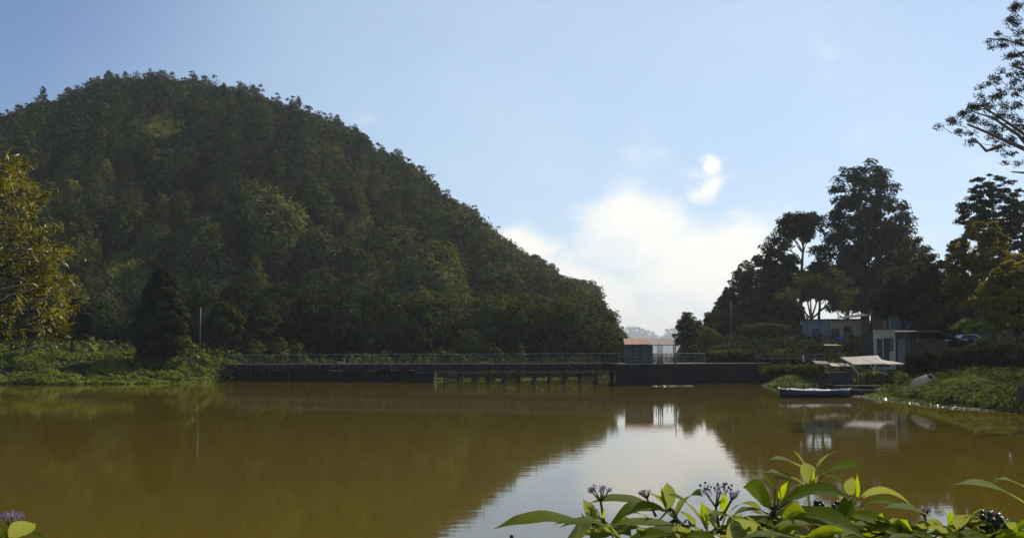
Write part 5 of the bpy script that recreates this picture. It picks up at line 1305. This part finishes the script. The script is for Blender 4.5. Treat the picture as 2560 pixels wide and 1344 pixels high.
def big_leaf(root, bpx, tpx, arch, th, d0=3.0, d1=None, tilt=35, under=False, fold=0.16, node=None, lab=None, droop=0.0, twist=0.0):
    """one leaf from base to tip; arch = how far its middle rises above the chord (photo px); th = apparent thickness (photo px)"""
    d1 = d0-0.12 if d1 is None else d1
    A = P(bpx[0], bpx[1], d0); B = P(tpx[0], tpx[1], d1); mid = (A+B)/2; k = mid.y/F
    Cc = mid+Vector((0, 0, 2*arch*k))
    view = (mid-Vector((0, 0, CAMZ))).normalized(); up = Vector((0, 0, 1)); ta = math.radians(tilt if tilt > 52 or under else tilt*0.55)
    chord = (B-A).normalized()
    Nn = (-view*math.sin(ta)+up*math.cos(ta)) if not under else (view*math.sin(ta)+up*math.cos(ta))
    Nn = (Nn-chord*Nn.dot(chord)).normalized()
    if abs(chord.dot(up)) > 0.75:
        Nn = (-view if not under else view); Nn = (Nn-chord*Nn.dot(chord)).normalized()
        s_app = 0.9; Nn = (Nn+Vector((math.sin(math.radians(twist)), 0, 0))).normalized()
    else:
        side = chord.cross(Nn).normalized(); scr = side-view*side.dot(view); s_app = max(scr.length, 0.35)
    w_ = th*1.32*k/s_app/2
    n, m = 14, 3; o = A.copy(); b = MB(); V = []; UV = []
    rg = random.Random(int(bpx[0]*31+tpx[1]*7)); wav = rg.uniform(0, 6); wa = rg.uniform(0.01, 0.05)
    for i in range(n+1):
        t = i/n; p = A*(1-t)**2+Cc*2*t*(1-t)+B*t*t; tan = ((Cc-A)*(1-t)+(B-Cc)*t).normalized()
        nn = (Nn-tan*Nn.dot(tan)).normalized(); sd_ = tan.cross(nn).normalized()
        prof = (math.sin(math.pi*min(t*1.02, 1)**0.86))**0.9 if t < 1 else 0.0
        prof = max(prof, 0.0)*(1-0.35*sstep(0.72, 1.0, t))
        ww = max(w_*float(prof), 0.0006)
        for j in range(-m, m+1):
            u = j/m; q = p+sd_*ww*u+nn*(fold*ww*abs(u)**1.3+wa*ww*1.6*math.sin(t*17+wav+(1.5 if u > 0 else 0))*abs(u)-droop*ww*u*u)
            V.append(q-o); UV.append((0.5+u/2, t))
    c = 2*m+1
    b.add(V, [(i*c+j, i*c+j+1, (i+1)*c+j+1, (i+1)*c+j) for i in range(n) for j in range(2*m)])
    # petiole
    nv = len(b.v)
    if node is not None:
        ctrl = (A+node)/2+Vector((0, 0, -0.01))
        b.tube([node-o, ctrl-o, A-o, (A*(0.8)+Cc*0.2)-o-Nn*0.002], [0.0032, 0.0026, 0.0022, 0.0012], 5)
    me = b.mesh('leaf', True)
    # orientation: polygon normal must follow Nn
    if sum((me.polygons[i].normal.dot(Nn) for i in range(n*2*m))) < 0: me.flip_normals()
    ul = me.uv_layers.new(name='UVMap'); UV += [(0.5, 0.0)]*(len(b.v)-nv)
    for lp in me.loops: ul.data[lp.index].uv = UV[lp.vertex_index]
    ob = link('leaf', me, M['bigleaf'], root); ob.location = o-root.location
    if lab: ob['label'] = lab
    return ob

def shrub(label, rootpx, droot, nodes, leaves, name='flowering_shrub'):
    """nodes: list of (px,py,d, parent index or -1)"""
    x = Xat(rootpx, droot); z = NZ(x, droot); root = empty(name, (x, droot, z), label, 'shrub')
    W = [P(a, b_, d_) for (a, b_, d_, pr) in nodes]
    for i, (a, b_, d_, pr) in enumerate(nodes):
        p0 = Vector((x, droot, z-0.05)) if pr < 0 else W[pr]
        m_ = (p0+W[i])/2+Vector((0.02*math.sin(i*2.3), 0.02, 0.01 if pr >= 0 else -0.05))
        r0, r1 = (0.013, 0.007) if pr < 0 else (0.0065, 0.0048)
        s = MB(); s.tube([p0-root.location, m_-root.location, W[i]-root.location], [r0, (r0+r1)/2, r1], 7); s.build('stem', M['stem'], root, smooth=True)
    for L_ in leaves:
        bpx, tpx, arch, th = L_[:4]; kw = dict(L_[4]) if len(L_) > 4 else {}
        d0 = kw.pop('d', 3.0); A = P(bpx[0], bpx[1], d0)
        nd = min(W, key=lambda q: (q-A).length)
        if (nd-A).length > 0.16: nd = A+(nd-A).normalized()*0.16
        big_leaf(root, bpx, tpx, arch, th, d0=d0, node=nd, **kw)
    return root, W
def flower_head(root, px, py, d, spread, nodepx, seed, n=26, flat=0.35, buds=False, stemdark=False):
    rg = np.random.default_rng(seed); k = d/F; c = P(px, py, d); nd = P(*nodepx, d); rl = root.location
    fork = P(px*0.8+nodepx[0]*0.2, py+spread*0.85, d)
    s = MB(); s.tube([nd-rl, (nd+fork)/2-rl, fork-rl], [0.0045, 0.004, 0.0036], 6)
    lobes = []
    for j in range(5):
        a = j/5*6.283+seed; q = c+Vector((math.cos(a)*spread*0.62*k, math.sin(a)*spread*0.5*k, rg.uniform(-3, 3)*k)); lobes.append(q)
        s.tube([fork-rl, (fork*0.4+q*0.6)-rl+Vector((0, 0, -2*k)), q-rl], [0.003, 0.0024, 0.002], 5)
    s.build('flower_stalk', M['stem'], root, smooth=True)
    for i in range(n):
        q = lobes[i % 5]+Vector((rg.normal()*spread*0.16*k, rg.normal()*spread*0.16*k, rg.normal()*spread*0.13*k))
        if buds and (i % 5) in (1, 2, 3):
            b = MB(); b.ball((0, 0, 0), rg.uniform(2.6, 3.6)*k, 7, 5, (1, 1, 1.1)); b.build('bud', M['bud'], root, q+Vector((0, 0, 5*k))-rl, smooth=True); continue
        # five pointed petals round a yellow centre, facing outward
        nrm = (Vector((rg.normal(), rg.normal()-0.7, rg.normal()*0.6+0.25))).normalized(); t1 = nrm.orthogonal().normalized(); t2 = nrm.cross(t1)
        b = MB(); R = rg.uniform(5.0, 7.2)*k
        for j in range(5):
            a = j*1.2566; a0, a1 = a-0.5, a+0.5; f = lambda an, r_, h=0: (t1*math.cos(an)+t2*math.sin(an))*r_+nrm*h
            b.add([f(a, R*0.12), f(a0, R*0.55, R*0.12), f(a, R, -R*0.1+R*0.2*rg.normal()), f(a1, R*0.55, R*0.12)], [(0, 1, 2, 3)])
        fl = b.build('flower', M['petal'], root, q-rl)
        b = MB(); b.ball(nrm*R*0.25, R*0.22, 5, 4); b.build('anthers', M['anther'], fl)
def berry_cluster(root, px, py, d, rad, nodepx, n, rpx, seed):
    rg = np.random.default_rng(seed); k = d/F; rl = root.location; nd = P(*nodepx, d); c = P(px, py, d)
    s = MB(); fork = c-Vector((0, 0, rad*0.9*k)); s.tube([nd-rl, (nd+fork)/2+Vector((0.004, 0, 0))-rl, fork-rl], [0.004, 0.0035, 0.003], 6)
    pts = []; tries = 0
    while len(pts) < n and tries < 3000:
        tries += 1; v = Vector((rg.uniform(-1, 1), rg.uniform(-1, 1), rg.uniform(-0.6, 0.75)))
        if v.length > 1: continue
        q = c+v*rad*k
        if all((q-p).length > 1.75*rpx*k for p in pts): pts.append(q)
    for q in pts: s.tube([fork-rl, (fork*0.5+q*0.5)-rl+Vector((0, 0, -2*k)), q-rl], [0.0022, 0.0016, 0.0014], 4, cap=False)
    s.build('berry_stalk', M['stem'], root)
    me = None
    for q in pts:
        if me is None: b = MB(); b.ball((0, 0, 0), rpx*k, 12, 8); me = b.mesh('berry', True)
        link('berry', me, M['berry'], root, q-rl)

D = dict
def extra(x0, x1, y0, y1, n, seed):
    rg = np.random.default_rng(seed); out = []
    for i in range(n):
        bx = rg.uniform(x0, x1); by = rg.uniform(y0, y1); a = rg.uniform(-0.5, 3.64); ln = rg.uniform(70, 150)*(0.6 if 1.2 < a < 1.9 else 1)
        out.append(((bx, by), (bx+math.cos(a)*ln, by-math.sin(a)*ln*0.30-4), rg.uniform(6, 20), rg.uniform(20, 34), D(d=rg.uniform(2.72, 3.1), tilt=rg.uniform(36, 66), under=bool(rg.random() < 0.25))))
    return out
# shrub A: left sprig with the long leaf and the violet flower head
leavesA = [
 ((1455, 1305), (1233, 1322), 18, 30, D(d=2.95, tilt=38)), ((1462, 1318), (1384, 1311), 10, 15, D(d=2.98, tilt=40)), ((1480, 1322), (1408, 1362), 8, 52, D(d=2.9, tilt=60, under=True)),
 ((1474, 1320), (1452, 1279), 0, 9, D(d=2.95, tilt=80)), ((1499, 1318), (1457, 1246), 4, 24, D(d=3.0, tilt=75, under=True)), ((1492, 1312), (1476, 1262), 2, 13, D(d=3.02, tilt=80)),
 ((1640, 1264), (1474, 1256), 13, 25, D(d=3.15, tilt=40)), ((1692, 1300), (1524, 1310), 38, 33, D(d=3.0, tilt=42)), ((1628, 1303), (1552, 1288), 14, 20, D(d=3.08, tilt=40)),
 ((1722, 1326), (1522, 1312), 12, 26, D(d=2.92, tilt=36)), ((1752, 1340), (1574, 1346), 17, 24, D(d=2.85, tilt=36)), ((1668, 1268), (1604, 1225), 9, 24, D(d=3.05, tilt=45)),
 ((1676, 1270), (1667, 1204), 3, 27, D(d=3.05, tilt=80, under=True)), ((1664, 1272), (1651, 1212), 1, 6, D(d=3.04, tilt=80)), ((1690, 1292), (1757, 1240), 26, 32, D(d=3.1, tilt=48)),
 ((1772, 1334), (1667, 1236), 24, 30, D(d=2.98, tilt=50)), ((1738, 1312), (1694, 1274), 6, 22, D(d=3.1, tilt=50)), ((1540, 1318), (1580, 1342), 4, 22, D(d=2.9, tilt=55)),
 ((1510, 1322), (1560, 1352), 6, 30, D(d=2.86, tilt=60, under=True)), ((1528, 1330), (1470, 1358), 5, 26, D(d=2.84, tilt=50)), ((1612, 1330), (1664, 1356), 8, 26, D(d=2.86, tilt=45)), ((1506, 1300), (1513, 1268), 0, 5, D(d=3.0, tilt=80))]
shA, WA = shrub('shrub with one long leaf pointing left and a violet flower head', 1620, 2.75,
    [(1560, 1400, 2.85, -1), (1510, 1312, 2.98, 0), (1475, 1322, 2.94, 1), (1690, 1296, 3.02, 0), (1672, 1272, 3.05, 3), (1735, 1330, 2.94, 3)], leavesA+extra(1480, 1780, 1322, 1366, 16, 1))
flower_head(shA, 1500, 1222, 2.98, 36, (1511, 1312), 1, n=34); flower_head(shA, 1612, 1228, 3.1, 20, (1640, 1290), 2, n=12)
# shrub B: middle
leavesB = [
 ((1768, 1325), (1753, 1248), 2, 15, D(d=2.98, tilt=80)), ((1790, 1322), (1764, 1262), 4, 14, D(d=2.94, tilt=75, under=True)), ((1813, 1288), (1809, 1228), 1, 17, D(d=3.05, tilt=80)), ((1905, 1276), (1820, 1284), 22, 15, D(d=3.1, tilt=35, under=True)),
 ((1930, 1268), (1857, 1217), 14, 44, D(d=3.02, tilt=68)), ((2018, 1218), (1911, 1180), 12, 27, D(d=3.12, tilt=45)), ((2012, 1224), (1929, 1196), 10, 24, D(d=3.16, tilt=45)), ((1938, 1222), (1897, 1175), 2, 9, D(d=3.0, tilt=70)),
 ((1946, 1248), (1970, 1202), 0, 14, D(d=3.0, tilt=75)), ((1942, 1268), (2126, 1246), 30, 31, D(d=2.92, tilt=42)), ((2016, 1178), (1925, 1147), 11, 27, D(d=3.18, tilt=45)), ((2036, 1218), (2008, 1152), 4, 30, D(d=3.08, tilt=80, under=True)),
 ((2012, 1160), (1984, 1124), 2, 4, D(d=3.1, tilt=60, under=True)), ((2041, 1170), (2096, 1130), 12, 14, D(d=3.1, tilt=50)), ((2050, 1192), (2148, 1167), 14, 30, D(d=3.05, tilt=48)), ((2056, 1185), (2110, 1204), 6, 16, D(d=3.0, tilt=45)),
 ((1917, 1282), (1831, 1288), 13, 19, D(d=3.05, tilt=40)), ((1818, 1322), (1858, 1283), 4, 22, D(d=2.95, tilt=65, under=True)), ((1818, 1352), (1898, 1312), 12, 42, D(d=2.75, tilt=68, under=True)), ((1842, 1352), (1880, 1326), 8, 28, D(d=2.72, tilt=60)),
 ((1918, 1298), (2052, 1292), 16, 28, D(d=3.0, tilt=42)), ((1958, 1290), (2166, 1346), 20, 42, D(d=2.85, tilt=45)), ((1946, 1336), (1986, 1308), 2, 17, D(d=2.8, tilt=60)), ((2014, 1348), (1848, 1346), 12, 24, D(d=2.7, tilt=38)),
 ((2110, 1242), (2122, 1306), 0, 24, D(d=2.95, tilt=80)), ((2125, 1238), (2131, 1190), 0, 27, D(d=3.02, tilt=80, under=True)), ((2144, 1246), (2143, 1183), 0, 9, D(d=2.98, tilt=80)), ((2150, 1246), (2286, 1270), 30, 14, D(d=3.05, tilt=40, under=True)),
 ((2148, 1266), (2256, 1270), 18, 22, D(d=3.0, tilt=42)), ((2118, 1284), (2246, 1334), 14, 28, D(d=2.92, tilt=45)), ((2160, 1288), (2178, 1276), 2, 20, D(d=3.0, tilt=75, under=True)), ((1880, 1300), (1940, 1320), 8, 20, D(d=2.9, tilt=45)),
 ((2030, 1220), (2036, 1172), 0, 6, D(d=3.04, tilt=80)), ((2010, 1300), (2100, 1330), 8, 24, D(d=2.95, tilt=45)), ((1700, 1340), (1800, 1356), 10, 26, D(d=2.8, tilt=45)), ((2120, 1262), (2088, 1236), 8, 18, D(d=3.06, tilt=50))]
shB, WB = shrub('tallest middle shrub with upright tip leaves, violet and brown flower head', 1900, 2.7,
    [(1880, 1410, 2.75, -1), (1798, 1325, 2.96, 0), (1935, 1275, 2.98, 0), (2030, 1225, 3.04, 2), (2040, 1180, 3.1, 3), (1905, 1330, 2.85, 0), (2080, 1330, 2.9, 0), (2130, 1250, 2.98, 6), (2052, 1296, 2.98, 6)], leavesB+extra(1800, 2180, 1300, 1362, 28, 2))
flower_head(shB, 1788, 1224, 3.0, 50, (1798, 1325), 5, n=46, buds=True); flower_head(shB, 1836, 1234, 2.96, 17, (1800, 1300), 8, n=14)
berry_cluster(shB, 1908, 1304, 2.9, 15, (1905, 1330), 6, 6.5, 3); berry_cluster(shB, 1898, 1332, 2.84, 14, (1905, 1350), 6, 6.5, 4); berry_cluster(shB, 2046, 1262, 3.02, 13, (2052, 1296), 6, 5.5, 6); berry_cluster(shB, 2098, 1264, 3.1, 15, (2110, 1300), 8, 5.5, 7)
berry_cluster(shB, 1936, 1272, 2.95, 9, (1938, 1290), 4, 5, 9)
# shrub C: right
leavesC = [
 ((2366, 1322), (2206, 1270), 22, 31, D(d=2.95, tilt=44)), ((2262, 1338), (2268, 1298), 2, 40, D(d=2.9, tilt=75)), ((2290, 1340), (2310, 1306), 0, 26, D(d=2.92, tilt=70, under=True)), ((2198, 1324), (2206, 1280), 0, 20, D(d=2.95, tilt=75)), ((2224, 1312), (2254, 1296), 8, 15, D(d=3.0, tilt=40)),
 ((2288, 1322), (2336, 1304), 4, 18, D(d=2.95, tilt=60, under=True)), ((2240, 1334), (2340, 1348), 8, 20, D(d=2.85, tilt=42)), ((2382, 1330), (2376, 1270), 0, 17, D(d=2.95, tilt=80)), ((2370, 1292), (2353, 1265), 0, 3, D(d=2.95, tilt=60)),
 ((2386, 1324), (2420, 1284), 2, 27, D(d=2.98, tilt=72, under=True)), ((2396, 1328), (2440, 1288), 4, 25, D(d=2.94, tilt=62)), ((2414, 1350), (2447, 1310), 4, 20, D(d=2.85, tilt=60)), ((2600, 1290), (2384, 1211), 30, 34, D(d=3.1, tilt=45)), ((2604, 1252), (2486, 1197), 16, 26, D(d=3.2, tilt=45)),
 ((2430, 1286), (2496, 1272), 8, 11, D(d=2.9, tilt=30)), ((2508, 1296), (2562, 1324), 8, 13, D(d=3.0, tilt=40)), ((2540, 1352), (2544, 1316), 0, 20, D(d=2.85, tilt=75)), ((2310, 1334), (2404, 1350), 8, 22, D(d=2.85, tilt=45)), ((2458, 1344), (2545, 1334), 10, 22, D(d=2.8, tilt=42)),
 ((2160, 1310), (2250, 1345), 10, 26, D(d=2.88, tilt=45)), ((2340, 1340), (2366, 1318), 0, 22, D(d=2.85, tilt=70, under=True)), ((2520, 1350), (2580, 1300), 6, 24, D(d=2.9, tilt=55)), ((2300, 1345), (2215, 1350), 8, 22, D(d=2.78, tilt=45)),
 ((2390, 1340), (2330, 1310), 10, 24, D(d=2.9, tilt=48)), ((2400, 1345), (2480, 1352), 8, 24, D(d=2.78, tilt=45)), ((2520, 1330), (2465, 1345), 6, 20, D(d=2.8, tilt=50, under=True)), ((2150, 1335), (2100, 1350), 6, 24, D(d=2.85, tilt=50))]
shC, WC = shrub('right-hand shrub with glossy dark berries and long leaves entering from the right edge', 2380, 2.7,
    [(2360, 1420, 2.75, -1), (2385, 1335, 2.9, 0), (2270, 1345, 2.88, 0), (2485, 1345, 2.88, 0), (2610, 1285, 3.1, -1), (2200, 1335, 2.92, 2)], leavesC+extra(2200, 2580, 1315, 1366, 24, 3))
berry_cluster(shC, 2482, 1306, 2.88, 36, (2462, 1350), 22, 7.5, 12); flower_head(shC, 2310, 1273, 3.1, 20, (2320, 1320), 14, n=12)
# shrub D: bottom-left corner
leavesD = [((24, 1348), (90, 1309), 10, 38, D(d=2.9, tilt=68, under=True)), ((40, 1350), (118, 1346), 12, 22, D(d=2.85, tilt=42)), ((10, 1350), (-14, 1312), 2, 20, D(d=2.9, tilt=70)), ((16, 1356), (-60, 1330), 8, 26, D(d=2.9, tilt=45)), ((20, 1350), (8, 1320), 0, 8, D(d=2.9, tilt=80))]
shD, WD = shrub('small corner shrub at the bottom left with violet flowers and one pale leaf', 20, 2.8, [(20, 1400, 2.85, -1), (22, 1350, 2.9, 0)], leavesD)
flower_head(shD, 30, 1288, 2.9, 36, (22, 1350), 17, n=34)
b = MB(); q0 = P(1279, 1400, 2.9); q1 = P(1279, 1340, 2.9); b.tube([q0-Vector((0, 0, 1.0)), q0, q1], [0.006, 0.004, 0.003], 6); b.ball(q1, 0.006, 8, 6)
tag(b.build('bud_stalk', M['stem']), 'lone bud stalk poking up at the bottom edge left of the shrubs', 'stalk')

# ------------------------------------------------------------------ near tree at the left edge with glossy yellow-green leaves
def yellow_tree():
    d = 10.5; bx = Xat(-330, d); z0 = NZ(bx, d); rg = np.random.default_rng(71)
    root = empty('glossy_leaved_tree', (bx, d, z0), 'glossy yellow-green leaved branches hanging in at the left edge', 'tree')
    ro = Vector((bx, d, z0)); tb = MB()
    def w(px, py, dd): return P(px, py, dd)-ro
    tb.tube([(0, 0, -0.3), w(-325, 900, d), w(-300, 700, d), w(-280, 450, d), w(-260, 250, d)], [0.13, 0.11, 0.09, 0.06, 0.03], 8)
    edge = np.array([(398, 62), (415, 78), (440, 70), (455, 100), (490, 112), (520, 96), (545, 100), (575, 130), (595, 132), (612, 188), (640, 170), (665, 140), (690, 182), (720, 176), (750, 180), (780, 182), (805, 176), (825, 160), (850, 150), (862, 60)], float)
    twigs = []
    for k in range(185):
        py = rg.uniform(398, 842); right = np.interp(py, edge[:, 0], edge[:, 1])
        px = right-10-abs(rg.normal())*70 if rg.random() < 0.55 else rg.uniform(-60, right-12)
        if py > 780 and px < 90 and rg.random() < 0.75: continue
        dd = d+rg.normal()*0.55
        twigs.append((px, py, dd))
    # named tips of the silhouette
    twigs += [(52, 408, 10.3), (70, 412, 10.5), (60, 425, 10.4), (100, 480, 10.4), (108, 492, 10.2), (122, 575, 10.4), (150, 618, 10.5), (178, 622, 10.4), (182, 634, 10.2), (172, 690, 10.3), (175, 705, 10.4), (170, 745, 10.3), (176, 775, 10.4), (172, 800, 10.3), (165, 815, 10.4), (150, 838, 10.4), (148, 850, 10.4), (22, 800, 10.2), (20, 818, 10.2), (10, 430, 10.3), (0, 460, 10.3)]
    for (px, py, dd) in twigs:
        a = w(px, py, dd); o_ = w(px-rg.uniform(60, 150), py+rg.uniform(-10, 60), dd+rg.normal()*0.3)
        tb.tube(limb_path(o_, a, rg, 0.05, 3), [0.006, 0.005, 0.004, 0.002], 4, cap=False)
    for (x0, y0, x1, y1) in ((-290, 600, 20, 560), (-290, 720, 60, 700), (-300, 800, 40, 760), (-280, 480, 0, 480), (-295, 650, -20, 640)):
        tb.tube(limb_path(w(x0, y0, d), w(x1, y1, d), rg, 0.08, 5), [0.045, 0.035, 0.028, 0.02, 0.014, 0.008], 6, cap=False)
    tb.build('trunk', M['bark'], root, smooth=True)
    # prototype leaf: narrow, folded, curved
    n = 5; lb = MB(); v = []
    for i in range(n+1):
        t = i/n; wd = 0.125*math.sin(math.pi*t**0.8)**0.9 if 0 < t < 1 else 0.008
        zc = -0.25*t*t
        v += [(-wd, t, zc+wd*0.35), (0, t, zc), (wd, t, zc+wd*0.35)]
    lb.add(v, [(3*i+j, 3*i+j+1, 3*i+j+4, 3*i+j+3) for i in range(n) for j in range(2)])
    lm = lb.mesh('leaf', True); lv = np.array(lb.v); lf = np.array(lb.f)
    mats = []
    for (px, py, dd) in twigs:
        a = w(px, py, dd)
        ax = Vector((0.5+rg.normal()*0.5, -0.2+rg.normal()*0.5, 0.35+rg.normal()*0.45)).normalized()
        nl = rg.integers(17, 28)
        for q in range(nl):
            s_ = q/nl; base = a-ax*0.17*s_+Vector(rg.normal(size=3)*0.012)
            az_ = q*2.4+rg.random(); pr = ax.orthogonal().normalized(); pr2 = ax.cross(pr)
            dr = (ax*(0.75-0.5*s_)+pr*math.cos(az_)*(0.55+0.4*s_)+pr2*math.sin(az_)*(0.55+0.4*s_)+Vector((0, 0, -0.12))).normalized()
            nrm = (Vector((0, -0.1, 1))+Vector(rg.normal(size=3)*0.45)); nrm = (nrm-dr*nrm.dot(dr)).normalized()
            L_ = rg.uniform(0.04, 0.095); xx = dr.cross(nrm)
            mats.append(Matrix(((xx.x*L_, dr.x*L_, nrm.x*L_, base.x), (xx.y*L_, dr.y*L_, nrm.y*L_, base.y), (xx.z*L_, dr.z*L_, nrm.z*L_, base.z), (0, 0, 0, 1))))
    mats.sort(key=lambda m_: (m_.translation.y - (0.8 if (m_.translation.x+bx)/(m_.translation.y+d)*F+1280 > 0 else -3)))
    for m_ in mats[:298]:
        o = link('leaf', lm, M['yellow'], root); o.matrix_local = m_
    rest = mats[298:]; V = []; Fc = []
    for i, m_ in enumerate(rest):
        A = np.array(m_); V.append(lv@A[:3, :3].T+A[:3, 3]); Fc.append(lf+i*len(lv))
    me = bpy.data.meshes.new('leaf_mass'); me.from_pydata(np.concatenate(V).tolist(), [], np.concatenate(Fc).tolist()); me.update()
    me.polygons.foreach_set('use_smooth', [True]*len(me.polygons))
    o = link('leaf_mass', me, M['yellow'], root); o['kind'] = 'stuff'
    print('yellow leaves', len(mats))
yellow_tree()
